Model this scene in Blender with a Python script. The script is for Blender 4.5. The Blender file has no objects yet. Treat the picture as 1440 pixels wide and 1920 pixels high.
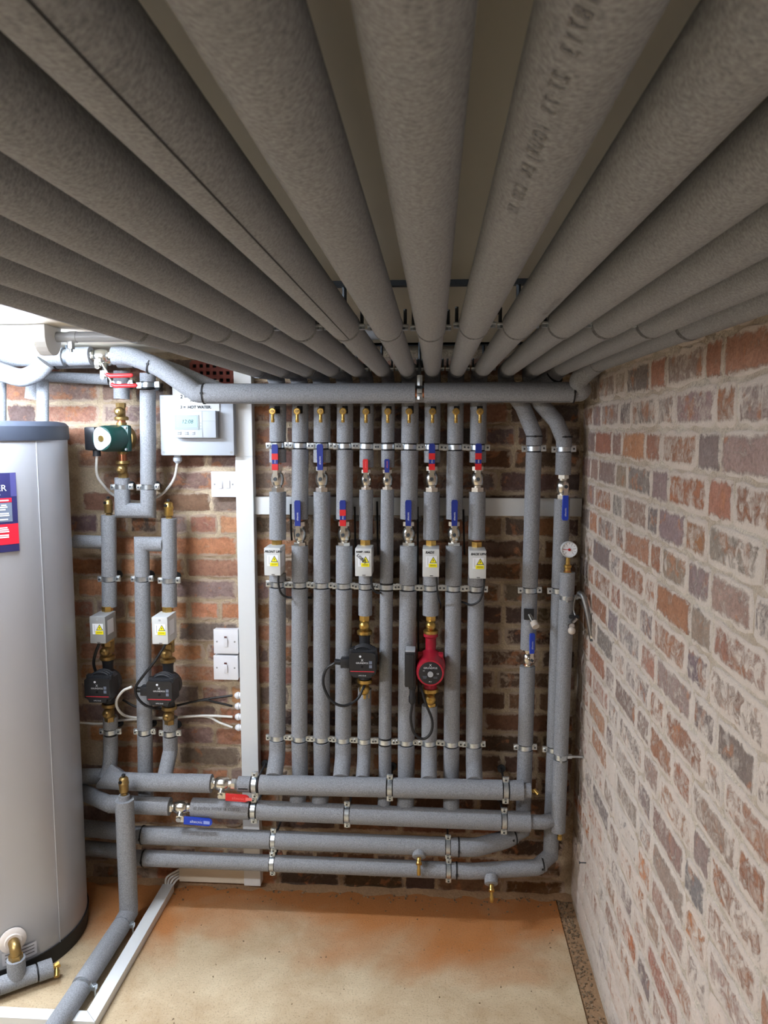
import bpy, bmesh, math, random
import numpy as np
from mathutils import Vector, Matrix
random.seed(7)
SC = bpy.context.scene
COL = SC.collection

# ------------------------------------------------------------ camera, world, lights, exposure
FPX, PCX, PCY = 1442.0, 720.0, 960.0          # focal length and centre of a 1440x1920 frame, in pixels
VPX, VPY, ROLL = 815.0, 806.0, 0.0065          # where the room's depth axis vanishes
DIST, EYE = 2.48, 1.567                        # camera to brick back wall, lens above floor
yv = np.array([VPX-PCX, VPY-PCY, FPX]); yv /= np.linalg.norm(yv)
xv = np.array([1, ROLL, 0.0]); xv[2] = -(xv[0]*yv[0]+xv[1]*yv[1])/yv[2]; xv /= np.linalg.norm(xv)
AX = np.array([xv, yv, np.cross(xv, yv)])      # rows: room axes seen in the camera's frame
def at(px, py, d):
    """room point seen at a pixel of the photo, on the vertical plane d metres in front of the back wall"""
    r = AX @ np.array([px-PCX, py-PCY, FPX]); r = r*((DIST-d)/r[1])
    return Vector((r[0], -d, r[2]+EYE))
def onz(px, py, z):
    r = AX @ np.array([px-PCX, py-PCY, FPX]); r = r*((z-EYE)/r[2])
    return Vector((r[0], r[1]-DIST, z))
cd = bpy.data.cameras.new('camera'); cam = bpy.data.objects.new('camera', cd); COL.objects.link(cam)
cd.sensor_fit = 'HORIZONTAL'; cd.sensor_width = 36.0; cd.lens = FPX/1440*36.0
cd.clip_start = 0.01; cd.clip_end = 50
mw = Matrix.Identity(4)
for i in range(3):
    mw[i][0] = AX[i][0]; mw[i][1] = -AX[i][1]; mw[i][2] = -AX[i][2]
mw.translation = Vector((0, -DIST, EYE)); cam.matrix_world = mw
cd.dof.use_dof = True; cd.dof.focus_distance = 2.3; cd.dof.aperture_fstop = 26
SC.camera = cam
W = bpy.data.worlds.new('world'); SC.world = W; W.use_nodes = True
W.node_tree.nodes['Background'].inputs[0].default_value = (0.8, 0.85, 1, 1)
W.node_tree.nodes['Background'].inputs[1].default_value = 0.02
SC.view_settings.view_transform = 'Standard'; SC.view_settings.look = 'None'
SC.view_settings.gamma = 1; SC.view_settings.use_curve_mapping = False
SC.view_settings.exposure = 1.75
LAMP_NEAR, LAMP_FILL = 50.0, 34.0              # diffuser radiance of the visible batten and of the unseen batten added for fill

# ------------------------------------------------------------ materials
def lin(*c):
    return tuple(((v/255)/12.92 if v/255 <= 0.04045 else ((v/255+0.055)/1.055)**2.4) for v in c)
MATS = {}
def mat(name, rgb, rough=0.5, metal=0.0, spec=0.5, emit=None, noise=None, bump=None, coat=0):
    if name in MATS: return MATS[name]
    m = bpy.data.materials.new(name); m.use_nodes = True; MATS[name] = m
    nt = m.node_tree; b = nt.nodes['Principled BSDF']
    c = lin(*rgb) + (1,)
    b.inputs['Base Color'].default_value = c; b.inputs['Roughness'].default_value = rough
    b.inputs['Metallic'].default_value = metal; b.inputs['Specular IOR Level'].default_value = spec
    b.inputs['Coat Weight'].default_value = coat
    if emit:
        b.inputs['Emission Color'].default_value = lin(*emit[0])+(1,); b.inputs['Emission Strength'].default_value = emit[1]
    geo = nt.nodes.new('ShaderNodeNewGeometry')
    if noise:   # (scale, amount, detail)
        n = nt.nodes.new('ShaderNodeTexNoise'); n.inputs['Scale'].default_value = noise[0]; n.inputs['Detail'].default_value = noise[2]
        nt.links.new(geo.outputs['Position'], n.inputs['Vector'])
        mr = nt.nodes.new('ShaderNodeMapRange'); mr.inputs[1].default_value = 0.25; mr.inputs[2].default_value = 0.75
        mr.inputs[3].default_value = 1-noise[1]; mr.inputs[4].default_value = 1+noise[1]
        nt.links.new(n.outputs[0], mr.inputs[0])
        mx = nt.nodes.new('ShaderNodeVectorMath'); mx.operation = 'SCALE'; mx.inputs[0].default_value = c[:3]
        nt.links.new(mr.outputs[0], mx.inputs['Scale']); nt.links.new(mx.outputs[0], b.inputs['Base Color'])
    if bump:    # (scale, strength, distance)
        n = nt.nodes.new('ShaderNodeTexNoise'); n.inputs['Scale'].default_value = bump[0]; n.inputs['Detail'].default_value = 3
        nt.links.new(geo.outputs['Position'], n.inputs['Vector'])
        bp = nt.nodes.new('ShaderNodeBump'); bp.inputs['Strength'].default_value = bump[1]; bp.inputs['Distance'].default_value = bump[2]
        nt.links.new(n.outputs[0], bp.inputs['Height']); nt.links.new(bp.outputs[0], b.inputs['Normal'])
    return m
FOAM = mat('foam_grey', (139, 142, 147), 0.75, spec=0.35, noise=(330, 0.30, 1.5), bump=(330, 0.45, 0.0014))
FOAM_IN = mat('foam_cut_edge', (60, 62, 66), 0.9)
COPPER = mat('copper', (196, 128, 96), 0.3, 0.9)
BRASS = mat('brass', (198, 164, 92), 0.28, 0.9, noise=(60, 0.15, 2))
BRASS_D = mat('brass_dull', (158, 132, 84), 0.4, 0.85, noise=(60, 0.2, 2))
NICKEL = mat('nickel', (216, 215, 208), 0.24, 1.0)
ZINC = mat('zinc_plate', (208, 216, 222), 0.28, 0.9, noise=(120, 0.15, 2))
STEEL = mat('dark_steel', (78, 84, 90), 0.45, 0.7)
CHROME = mat('chrome', (214, 214, 212), 0.12, 1.0)
BRAID = mat('braided_steel', (138, 138, 138), 0.3, 0.9, bump=(900, 0.6, 0.001))
RUBBER = mat('black_rubber', (22, 23, 25), 0.6)
BLACKP = mat('black_plastic', (30, 32, 36), 0.42)
BLACKM = mat('black_casting', (48, 50, 54), 0.5, 0.2, bump=(250, 0.3, 0.001))
BLUE = mat('blue_handle', (28, 66, 190), 0.4)
NAVY = mat('navy_handle', (22, 44, 132), 0.4)
RED = mat('red_handle', (216, 40, 44), 0.4)
TAPE = mat('red_tape', (206, 36, 40), 0.35)
WHITEP = mat('white_plastic', (174, 181, 190), 0.35)
TRUNKW = mat('trunking_white', (220, 224, 226), 0.4)
SWITCHW = mat('switch_white', (230, 232, 238), 0.35)
GREYP = mat('box_grey_white', (205, 208, 208), 0.4)
DKGREYP = mat('box_grey', (150, 152, 152), 0.45)
CABW = mat('white_cable', (228, 228, 224), 0.45)
CABB = mat('black_cable', (26, 27, 30), 0.45)
PUMPRED = mat('pump_red', (168, 26, 48), 0.4, noise=(50, 0.12, 2))
PUMPGRN = mat('pump_green', (14, 62, 56), 0.4, noise=(50, 0.1, 2))
PLATE = mat('plate_silver', (168, 172, 177), 0.4)
INK = mat('marker_ink', (22, 26, 32), 0.7)
INKG = mat('grey_ink', (84, 82, 82), 0.8)
FAINT = mat('faint_print', (114, 114, 116), 0.8)
WPRINT = mat('white_print', (226, 230, 236), 0.6)
YELLOW = mat('warning_yellow', (244, 232, 20), 0.5)
YELLOWD = mat('dim_yellow_print', (196, 186, 12), 0.5)
STICKER = mat('sticker_white', (236, 240, 246), 0.4)
PAPER = mat('paper', (192, 193, 190), 0.7)
LCD = mat('lcd', (140, 184, 186), 0.3)
LCDF = mat('lcd_frame', (140, 150, 150), 0.4)
SILVER = mat('brushed_shell', (182, 184, 189), 0.40, 0.4, bump=(60, 0.05, 0.001))
CAPBLK = mat('cylinder_cap', (52, 58, 70), 0.5)
NAVYL = mat('label_navy', (44, 44, 92), 0.4)
NAVYL2 = mat('label_violet', (74, 74, 128), 0.4)
REDL = mat('label_red', (224, 36, 58), 0.4)
GREYL = mat('label_grey', (112, 122, 140), 0.4)
DIRT = mat('dirt', (156, 124, 92), 0.95, noise=(120, 0.18, 5), bump=(150, 0.9, 0.003))
CLAY = mat('fired_clay', (134, 66, 54), 0.7, noise=(40, 0.15, 3))
HOLE = mat('dark_hole', (8, 8, 8), 0.9)
CEIL = mat('ceiling_board', (214, 208, 192), 0.7, noise=(3, 0.05, 3))
GRAVEL = mat('gravel', (128, 108, 84), 0.9, noise=(90, 0.45, 2))
LAMPB = mat('lamp_body', (222, 226, 230), 0.4)
GLOW = mat('lamp_glow', (255, 255, 255), 0.5, emit=((226, 238, 255), LAMP_NEAR))
GLOW_FILL = mat('lamp_glow_fill', (255, 255, 255), 0.5, emit=((246, 248, 255), LAMP_FILL))

def nodes_of(m): return m.node_tree, m.node_tree.nodes, m.node_tree.links
def ramp(nt, fac, stops):
    r = nt.nodes.new('ShaderNodeValToRGB'); e = r.color_ramp.elements
    while len(e) < len(stops): e.new(0.5)
    for s, (p, c) in zip(e, stops): s.position = p; s.color = c if len(c) == 4 else tuple(c)+(1,)
    nt.links.new(fac, r.inputs[0]); return r.outputs[0]
def noise_of(nt, vec, scale, detail=4, rough=0.55, dist=0):
    n = nt.nodes.new('ShaderNodeTexNoise'); n.inputs['Scale'].default_value = scale; n.inputs['Detail'].default_value = detail
    n.inputs['Roughness'].default_value = rough; n.inputs['Distortion'].default_value = dist
    nt.links.new(vec, n.inputs['Vector']); return n.outputs[0]
def mixc(nt, fac, a, b, mode='MIX'):
    m = nt.nodes.new('ShaderNodeMix'); m.data_type = 'RGBA'; m.blend_type = mode
    for s, v in ((m.inputs[0], fac), (m.inputs[6], a), (m.inputs[7], b)):
        if isinstance(v, (int, float)): s.default_value = v
        elif isinstance(v, tuple): s.default_value = v if len(v) == 4 else v+(1,)
        else: nt.links.new(v, s)
    return m.outputs[2]
def math_(nt, op, a, b=0.0):
    m = nt.nodes.new('ShaderNodeMath'); m.operation = op; m.use_clamp = False
    for s, v in ((m.inputs[0], a), (m.inputs[1], b)):
        if isinstance(v, (int, float)): s.default_value = v
        else: nt.links.new(v, s)
    return m.outputs[0]

def brick_mat(name, lime, lime_rgb, lime_lo, dark, flake):
    """brick: own colour per object, blotches, and flaking lime residue"""
    m = bpy.data.materials.new(name); m.use_nodes = True; nt = m.node_tree; b = nt.nodes['Principled BSDF']
    g = nt.nodes.new('ShaderNodeNewGeometry').outputs['Position']
    oi = nt.nodes.new('ShaderNodeObjectInfo')
    n1 = noise_of(nt, g, 26, 5, 0.65, 0.6); n2 = noise_of(nt, g, 120, 4, 0.7)
    c = mixc(nt, ramp(nt, n1, [(0.35, (0, 0, 0)), (0.68, (1, 1, 1))]), oi.outputs['Color'], dark, 'MULTIPLY')
    fk = ramp(nt, math_(nt, 'ADD', noise_of(nt, g, 17, 4, 0.6, 0.5), math_(nt, 'MULTIPLY', oi.outputs['Random'], 0.12)), [(0.62, (0, 0, 0)), (0.69, (0.7,)*3)])
    c = mixc(nt, fk, c, flake)
    c = mixc(nt, ramp(nt, n2, [(0.28, (0.62,)*3), (0.6, (1.0,)*3)]), (0.03, 0.022, 0.016), c)
    big = noise_of(nt, g, 3.2, 3, 0.5); fl = noise_of(nt, g, 42, 8, 0.74, 0.8)
    sp = nt.nodes.new('ShaderNodeSeparateXYZ'); nt.links.new(g, sp.inputs[0])
    low = nt.nodes.new('ShaderNodeMapRange'); low.inputs[1].default_value = 1.5; low.inputs[2].default_value = 0.5
    low.inputs[3].default_value = 0.0; low.inputs[4].default_value = lime_lo
    nt.links.new(sp.outputs['Z'], low.inputs[0])
    tc = nt.nodes.new('ShaderNodeTexCoord'); ob = nt.nodes.new('ShaderNodeSeparateXYZ'); nt.links.new(tc.outputs['Object'], ob.inputs[0])
    ed = math_(nt, 'MAXIMUM', math_(nt, 'SUBTRACT', math_(nt, 'MULTIPLY', math_(nt, 'ABSOLUTE', ob.outputs['X']), 2.2), 0.6), math_(nt, 'ABSOLUTE', ob.outputs['Z']))
    er = nt.nodes.new('ShaderNodeMapRange'); er.inputs[1].default_value = 0.33; er.inputs[2].default_value = 0.5; er.inputs[4].default_value = 0.30
    nt.links.new(ed, er.inputs[0])
    rn = math_(nt, 'MULTIPLY', oi.outputs['Random'], 0.16)
    s = math_(nt, 'ADD', math_(nt, 'ADD', math_(nt, 'ADD', math_(nt, 'MULTIPLY', big, 0.45), fl), low.outputs[0]), math_(nt, 'ADD', er.outputs[0], rn))
    msk = ramp(nt, math_(nt, 'MULTIPLY', s, 0.6), [(lime*0.6, (0, 0, 0)), (lime*0.6+0.10, (0.9,)*3)])
    c = mixc(nt, msk, c, lime_rgb)
    nt.links.new(c, b.inputs['Base Color']); b.inputs['Roughness'].default_value = 0.9; b.inputs['Specular IOR Level'].default_value = 0.2
    bp = nt.nodes.new('ShaderNodeBump'); bp.inputs['Strength'].default_value = 0.8; bp.inputs['Distance'].default_value = 0.004
    nt.links.new(math_(nt, 'ADD', math_(nt, 'MULTIPLY', n1, 0.8), math_(nt, 'ADD', n2, math_(nt, 'MULTIPLY', msk, 0.5))), bp.inputs['Height']); nt.links.new(bp.outputs[0], b.inputs['Normal'])
    return m
BRICK_B = brick_mat('old_brick_back', 0.87, lin(178, 160, 142), 0.0, (0.72, 0.66, 0.66), lin(178, 122, 86))
BRICK_R = brick_mat('old_brick_limed', 0.795, lin(206, 195, 184), 0.12, (0.82, 0.76, 0.74), lin(184, 128, 94))
def mortar_mat(name, a, c_, amt):
    m = bpy.data.materials.new(name); m.use_nodes = True; nt = m.node_tree; b = nt.nodes['Principled BSDF']
    g = nt.nodes.new('ShaderNodeNewGeometry').outputs['Position']
    n1 = noise_of(nt, g, 9, 5, 0.6); n2 = noise_of(nt, g, 160, 4, 0.7)
    c = mixc(nt, ramp(nt, n1, [(0.38, (0, 0, 0)), (0.62, (1, 1, 1))]), a, c_)
    c = mixc(nt, ramp(nt, n2, [(0.3, (amt,)*3), (0.6, (1, 1, 1))]), (0.05, 0.035, 0.025), c)
    nt.links.new(c, b.inputs['Base Color']); b.inputs['Roughness'].default_value = 0.95
    bp = nt.nodes.new('ShaderNodeBump'); bp.inputs['Strength'].default_value = 1; bp.inputs['Distance'].default_value = 0.006
    nt.links.new(math_(nt, 'ADD', n2, noise_of(nt, g, 40, 4)), bp.inputs['Height']); nt.links.new(bp.outputs[0], b.inputs['Normal'])
    return m
MORT_B = mortar_mat('mortar_back', lin(216, 198, 170), lin(168, 146, 118), 0.7)
MORT_R = mortar_mat('mortar_limed', lin(214, 204, 189), lin(194, 178, 158), 0.75)
def floor_mat():
    m = bpy.data.materials.new('worn_concrete'); m.use_nodes = True; nt = m.node_tree; b = nt.nodes['Principled BSDF']
    g = nt.nodes.new('ShaderNodeNewGeometry').outputs['Position']
    sp = nt.nodes.new('ShaderNodeSeparateXYZ'); nt.links.new(g, sp.inputs[0])
    n1 = noise_of(nt, g, 5.5, 9, 0.72, 0.4); n2 = noise_of(nt, g, 180, 5, 0.75); n3 = noise_of(nt, g, 2.6, 3, 0.5, 0.8)
    c = mixc(nt, ramp(nt, n1, [(0.35, (0, 0, 0)), (0.65, (1, 1, 1))]), lin(182, 158, 124), lin(208, 190, 158))
    # rust-coloured damp stain spreading from the foot of the back wall
    ed = nt.nodes.new('ShaderNodeMapRange'); ed.inputs[1].default_value = -0.62; ed.inputs[2].default_value = -0.05
    nt.links.new(sp.outputs['Y'], ed.inputs[0])
    st = ramp(nt, math_(nt, 'ADD', math_(nt, 'MULTIPLY', ed.outputs[0], 0.6), n3), [(0.66, (0, 0, 0)), (1.0, (1, 1, 1))])
    c = mixc(nt, math_(nt, 'MULTIPLY', st, 0.85), c, lin(186, 112, 44))
    sk = ramp(nt, n2, [(0.30, (0, 0, 0)), (0.46, (1, 1, 1))])
    c = mixc(nt, math_(nt, 'SUBTRACT', 1.0, math_(nt, 'MULTIPLY', math_(nt, 'SUBTRACT', 1.0, sk), 0.75)), lin(96, 78, 56), c)
    nt.links.new(c, b.inputs['Base Color']); b.inputs['Roughness'].default_value = 0.7
    bp = nt.nodes.new('ShaderNodeBump'); bp.inputs['Strength'].default_value = 0.6; bp.inputs['Distance'].default_value = 0.003
    nt.links.new(math_(nt, 'ADD', n2, n1), bp.inputs['Height']); nt.links.new(bp.outputs[0], b.inputs['Normal'])
    return m
FLOORM = floor_mat()

# ------------------------------------------------------------ mesh builder
def fillet(pts, r, n=8):
    pts = [Vector(p) for p in pts]; out = [pts[0]]
    rs = r if isinstance(r, (list, tuple)) else [r]*len(pts)
    for i in range(1, len(pts)-1):
        a, p, b = pts[i-1], pts[i], pts[i+1]
        u = (a-p); v = (b-p); lu, lv = u.length, v.length; u.normalize(); v.normalize()
        ang = u.angle(v)
        if ang > math.pi-0.02 or rs[i] <= 0: out.append(p); continue
        t = min(rs[i]/math.tan(ang/2), lu*0.48, lv*0.48); rr = t*math.tan(ang/2)
        bis = (u+v).normalized(); cen = p+bis*(rr/math.sin(ang/2)); s = p+u*t; e = p+v*t
        va, vb = s-cen, e-cen; th = va.angle(vb)
        for k in range(n+1):
            f = k/n
            out.append(cen+(va*math.sin((1-f)*th)+vb*math.sin(f*th))/math.sin(th))
    out.append(pts[-1]); return out
def spline(pts, n=8):
    P = [Vector(p) for p in pts]; P = [2*P[0]-P[1]]+P+[2*P[-1]-P[-2]]; out = []
    for i in range(1, len(P)-2):
        for k in range(n):
            t = k/n; a, b, c, d = P[i-1], P[i], P[i+1], P[i+2]
            out.append(0.5*((2*b)+(c-a)*t+(2*a-5*b+4*c-d)*t*t+(3*b-a-3*c+d)*t*t*t))
    out.append(P[-2]); return out
LOC = {}
class MB:
    def __init__(s): s.v = []; s.f = []
    def add(s, vs, fs):
        o = len(s.v); s.v += [Vector(v) for v in vs]; s.f += [[i+o for i in f] for f in fs]; return s
    def tube(s, path, r, seg=20, cap=True):
        P = [Vector(p) for p in path]; n = len(P)
        R = r if isinstance(r, (list, tuple)) else [r]*n
        T = []
        for i in range(n):
            if i == 0: t = P[1]-P[0]
            elif i == n-1: t = P[-1]-P[-2]
            else: t = (P[i]-P[i-1]).normalized()+(P[i+1]-P[i]).normalized()
            T.append(t.normalized())
        up = Vector((0, 0, 1)) if abs(T[0].z) < 0.9 else Vector((0, 1, 0))
        u = (up-T[0]*up.dot(T[0])).normalized(); vs = []
        for i in range(n):
            if i:
                q = T[i-1].rotation_difference(T[i]); u = q @ u; u = (u-T[i]*u.dot(T[i])).normalized()
            w = T[i].cross(u); bend = None
            if 0 < i < n-1:
                a = (P[i]-P[i-1]).normalized(); b = (P[i+1]-P[i]).normalized(); d = b-a
                if d.length > 1e-4: bend = (d.normalized(), 1/max(0.3, T[i].dot(a)))
            for k in range(seg):
                an = 2*math.pi*k/seg; o = (u*math.cos(an)+w*math.sin(an))*R[i]
                if bend: o += bend[0]*(o.dot(bend[0])*(bend[1]-1))
                vs.append(P[i]+o)
        fs = [[i*seg+k, i*seg+(k+1) % seg, (i+1)*seg+(k+1) % seg, (i+1)*seg+k] for i in range(n-1) for k in range(seg)]
        if cap: fs += [list(range(seg))[::-1], [(n-1)*seg+k for k in range(seg)]]
        return s.add(vs, fs)
    def cyl(s, a, b, r, seg=20, r2=None): return s.tube([a, b], [r, r if r2 is None else r2], seg)
    def hexn(s, a, b, r): return s.tube([a, b], r, 6)
    def lathe(s, org, axis, prof, seg=20):
        """prof: (distance along axis, radius)"""
        A = Vector(axis).normalized(); O = Vector(org)
        return s.tube([O+A*t for t, _ in prof], [max(r, 1e-4) for _, r in prof], seg) if len({round(t, 6) for t, _ in prof}) == len(prof) else s._lathe(O, A, prof, seg)
    def _lathe(s, O, A, prof, seg):
        up = Vector((0, 0, 1)) if abs(A.z) < 0.9 else Vector((0, 1, 0)); u = (up-A*up.dot(A)).normalized(); w = A.cross(u); vs = []
        for t, r in prof:
            for k in range(seg):
                an = 2*math.pi*k/seg; vs.append(O+A*t+(u*math.cos(an)+w*math.sin(an))*max(r, 1e-4))
        n = len(prof)
        fs = [[i*seg+k, i*seg+(k+1) % seg, (i+1)*seg+(k+1) % seg, (i+1)*seg+k] for i in range(n-1) for k in range(seg)]
        return s.add(vs, fs+[list(range(seg))[::-1], [(n-1)*seg+k for k in range(seg)]])
    def box(s, c, size, M=None, bev=0.0):
        bm = bmesh.new(); bmesh.ops.create_cube(bm, size=1)
        for v in bm.verts: v.co = Vector((v.co.x*size[0], v.co.y*size[1], v.co.z*size[2]))
        if bev: bmesh.ops.bevel(bm, geom=list(bm.edges), offset=bev, segments=2, profile=0.6, affect='EDGES')
        bm.verts.index_update(); vs = [(M @ v.co if M else v.co)+Vector(c) for v in bm.verts]; fs = [[v.index for v in f.verts] for f in bm.faces]
        bm.free(); return s.add(vs, fs)
    def prism(s, poly, o, ux, uy, depth):
        """polygon in the plane (ux, uy) through o, pushed out by depth along ux x uy"""
        o, ux, uy = Vector(o), Vector(ux).normalized(), Vector(uy).normalized(); nz = ux.cross(uy); n = len(poly)
        vs = [o+ux*x+uy*y for x, y in poly]+[o+ux*x+uy*y+nz*depth for x, y in poly]
        fs = [list(range(n))[::-1], list(range(n, 2*n))]+[[i, (i+1) % n, n+(i+1) % n, n+i] for i in range(n)]
        return s.add(vs, fs)
    def ball(s, c, r, seg=14): 
        return s.lathe(Vector(c)-Vector((0, 0, r)), (0, 0, 1), [(r-r*math.cos(math.pi*i/8), r*math.sin(math.pi*i/8)) for i in range(9)], seg)
    def build(s, name, m, parent=None, smooth=True):
        me = bpy.data.meshes.new(name); off = LOC.get(parent.name, Vector()) if parent else Vector()
        me.from_pydata([v-off for v in s.v], [], s.f); me.update()
        bm = bmesh.new(); bm.from_mesh(me); bmesh.ops.recalc_face_normals(bm, faces=bm.faces); bm.to_mesh(me); bm.free()
        for p in me.polygons: p.use_smooth = smooth
        if smooth: me.set_sharp_from_angle(angle=math.radians(38))
        for x in (m if isinstance(m, list) else [m]): me.materials.append(x)
        o = bpy.data.objects.new(name, me); COL.objects.link(o)
        if parent: o.parent = parent; LOC[o.name] = off
        else: LOC[o.name] = Vector()
        return o
def tag(o, label, cat, group=None):
    o['label'] = label; o['category'] = cat
    if group: o['group'] = group
    return o
def thing(name, label, cat, loc=(0, 0, 0), group=None):
    o = bpy.data.objects.new(name, None); o.empty_display_size = 0.03; COL.objects.link(o)
    o.location = loc; LOC[o.name] = Vector(loc); return tag(o, label, cat, group)
def struct(o): o['kind'] = 'structure'; return o
def dup(root, loc, label, rot=None, scale=None):
    r = root.copy(); COL.objects.link(r); r.location = loc; r['label'] = label
    if rot is not None: r.rotation_euler = rot
    if scale: r.scale = (scale,)*3
    for ch in list(root.children):
        c = ch.copy(); COL.objects.link(c); c.parent = r
        for g in list(ch.children):
            d = g.copy(); COL.objects.link(d); d.parent = c
    return r
def text(s, name, m, parent, org, ux, uy, size, align='LEFT', depth=0.0004, bend=None, shear=0.0, spacing=1.0):
    cu = bpy.data.curves.new(name, 'FONT'); cu.body = s; cu.size = size; cu.align_x = align; cu.shear = shear; cu.space_character = spacing
    cu.resolution_u = 3; cu.offset = 0.00035 if name == 'handwriting' else 0.0
    o = bpy.data.objects.new('tmp', cu); COL.objects.link(o); dg = bpy.context.evaluated_depsgraph_get()
    me = bpy.data.meshes.new_from_object(o.evaluated_get(dg)); bpy.data.objects.remove(o); bpy.data.curves.remove(cu)
    me.name = name; O, U, V = Vector(org), Vector(ux).normalized(), Vector(uy).normalized(); N = U.cross(V)
    off = LOC.get(parent.name, Vector()) if parent else Vector()
    for v in me.vertices:
        p = bend(v.co.x, v.co.y) if bend else O+U*v.co.x+V*v.co.y+N*depth
        v.co = p-off
    me.materials.append(m); t = bpy.data.objects.new(name, me); COL.objects.link(t); t.parent = parent
    LOC[t.name] = off; return t
XA, YA, ZA = Vector((1, 0, 0)), Vector((0, 1, 0)), Vector((0, 0, 1))

# ------------------------------------------------------------ room shell
H = 1.817; XR = 0.47; XL = -3.2; YB = -5.2
struct(MB().box(((XL+0.415)/2, YB/2, -0.05), (0.415-XL, -YB, 0.1)).build('floor', FLOORM, smooth=False))
struct(MB().box(((XL+XR)/2, YB/2, H+0.05), (XR-XL+0.2, -YB+0.2, 0.1)).build('ceiling', CEIL, smooth=False))
wb = struct(MB().box(((XL+XR)/2, 0.1, H/2), (XR-XL+0.2, 0.2, H+0.1)).build('wall_back', MORT_B, smooth=False))
wr = struct(MB().box((XR+0.1, YB/2, H/2), (0.2, -YB, H+0.1)).build('wall_right', MORT_R, smooth=False))
struct(MB().box((XL-0.1, YB/2, H/2), (0.2, -YB, H+0.1)).build('wall_left', MORT_R, smooth=False))
struct(MB().box(((XL+XR)/2, YB-0.1, H/2), (XR-XL+0.2, 0.2, H+0.1)).build('wall_rear', MORT_R, smooth=False))
struct(MB().box((0.4425, YB/2, -0.055), (0.055, -YB, 0.1)).build('trim_1', DIRT, smooth=False))     # sunken strip along the right wall

# bricks: irregular slabs sharing a few meshes
def brick_meshes(tagname, m, n=10):
    out = []
    for q in range(n):
        bm = bmesh.new(); nx, nz = 6, 3; rnd = random.Random(q*17+len(tagname))
        fr = []
        for j in range(nz+1):
            row = []
            for i in range(nx+1):
                x = i/nx-0.5; z = j/nz-0.5
                edge = (i in (0, nx)) or (j in (0, nz)); corner = (i in (0, nx)) and (j in (0, nz))
                x += rnd.uniform(-1, 1)*0.028; z += rnd.uniform(-1, 1)*0.065
                if corner: x *= 0.955; z *= 0.90
                y = 1.0-(0.55 if edge else 0)*rnd.uniform(0.5, 1)+rnd.uniform(-0.16, 0.16)
                row.append(bm.verts.new((x, -y, z)))
            fr.append(row)
        for j in range(nz):
            for i in range(nx): bm.faces.new((fr[j][i], fr[j][i+1], fr[j+1][i+1], fr[j+1][i]))
        ring = [fr[0][i] for i in range(nx+1)]+[fr[j][nx] for j in range(1, nz+1)]+[fr[nz][i] for i in range(nx-1, -1, -1)]+[fr[j][0] for j in range(nz-1, 0, -1)]
        back = [bm.verts.new((v.co.x*1.03, 0.3, v.co.z*1.05)) for v in ring]
        for i in range(len(ring)):
            k = (i+1) % len(ring); bm.faces.new((ring[k], ring[i], back[i], back[k]))
        bmesh.ops.recalc_face_normals(bm, faces=bm.faces)
        me = bpy.data.meshes.new(tagname); bm.to_mesh(me); bm.free(); me.materials.append(m)
        for p in me.polygons: p.use_smooth = True
        out.append(me)
    return out
BMB, BMR = brick_meshes('brick', BRICK_B), brick_meshes('brick', BRICK_R)
def lay(mesh, parent, loc, size, rgb, rotz=0.0):
    o = bpy.data.objects.new('brick', mesh); COL.objects.link(o); o.parent = parent
    o.location = loc; o.scale = size; o.rotation_euler = (0, random.uniform(-0.008, 0.008), rotz)
    o.color = lin(*rgb)+(1,); return o
def jit(c, a): 
    k = random.uniform(-a, a); return tuple(max(4, min(250, v+k+random.uniform(-a, a)*0.35)) for v in c)
CO = 0.0725; z0 = -0.012; rows = 0
for r in range(25):
    z = z0+r*CO; x = -1.80+(0.06 if r % 2 else -0.05)+random.uniform(-0.02, 0.02); hd = r % 4 == 1
    while x < XR-0.02:
        L = 0.222 if not hd else 0.105
        if not hd and random.random() < 0.12: L = 0.11
        L *= random.uniform(0.95, 1.04); L2 = min(L, XR-0.004-x)
        cx = x+L2/2; zc = z+CO/2
        if L2 > 0.03 and zc < H:
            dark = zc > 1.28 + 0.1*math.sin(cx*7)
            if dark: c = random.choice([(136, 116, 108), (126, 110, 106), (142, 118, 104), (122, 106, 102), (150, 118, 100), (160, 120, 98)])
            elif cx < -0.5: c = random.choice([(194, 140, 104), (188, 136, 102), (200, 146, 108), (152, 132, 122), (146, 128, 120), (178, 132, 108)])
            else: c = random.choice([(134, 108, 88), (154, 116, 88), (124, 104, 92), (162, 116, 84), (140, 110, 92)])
            if cx > -0.56 and random.random() < 0.7: c = tuple(v*0.80 for v in c)  # shade behind the risers painted into most bricks on this stretch of wall
            hid = (-1.58 < cx < -1.20 and zc < 1.5)
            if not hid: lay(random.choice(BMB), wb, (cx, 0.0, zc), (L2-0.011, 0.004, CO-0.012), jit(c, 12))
        x += L
CR = 0.0775
for r in range(24):
    z = EYE+0.0015+(r-21)*CR; y = -0.01-(0.0 if r % 2 else 0.17)-random.uniform(0, 0.03)+0.1; k = r % 2
    while y > -1.86:
        L = 0.226 if k else 0.112
        if random.random() < 0.08: L *= 0.75
        L *= random.uniform(0.94, 1.05); k = 1-k; y1 = min(y, -0.004); y0 = y-L; Lv = y1-y0; zc = z+CR/2
        if Lv > 0.03 and 0 < zc < H+0.02:
            c = random.choice([(158, 140, 132), (150, 136, 130), (164, 142, 130), (180, 138, 116), (176, 132, 110), (148, 138, 136), (188, 140, 112), (166, 144, 134)])
            if zc < 0.75 and random.random() < 0.4: c = random.choice([(204, 144, 104), (196, 134, 96), (176, 146, 134)])
            lay(random.choice(BMR), wr, (XR, (y0+y1)/2, zc), (Lv-0.010, 0.0045, CR-0.011), jit(c, 11), -math.pi/2)
        y -= L
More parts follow.
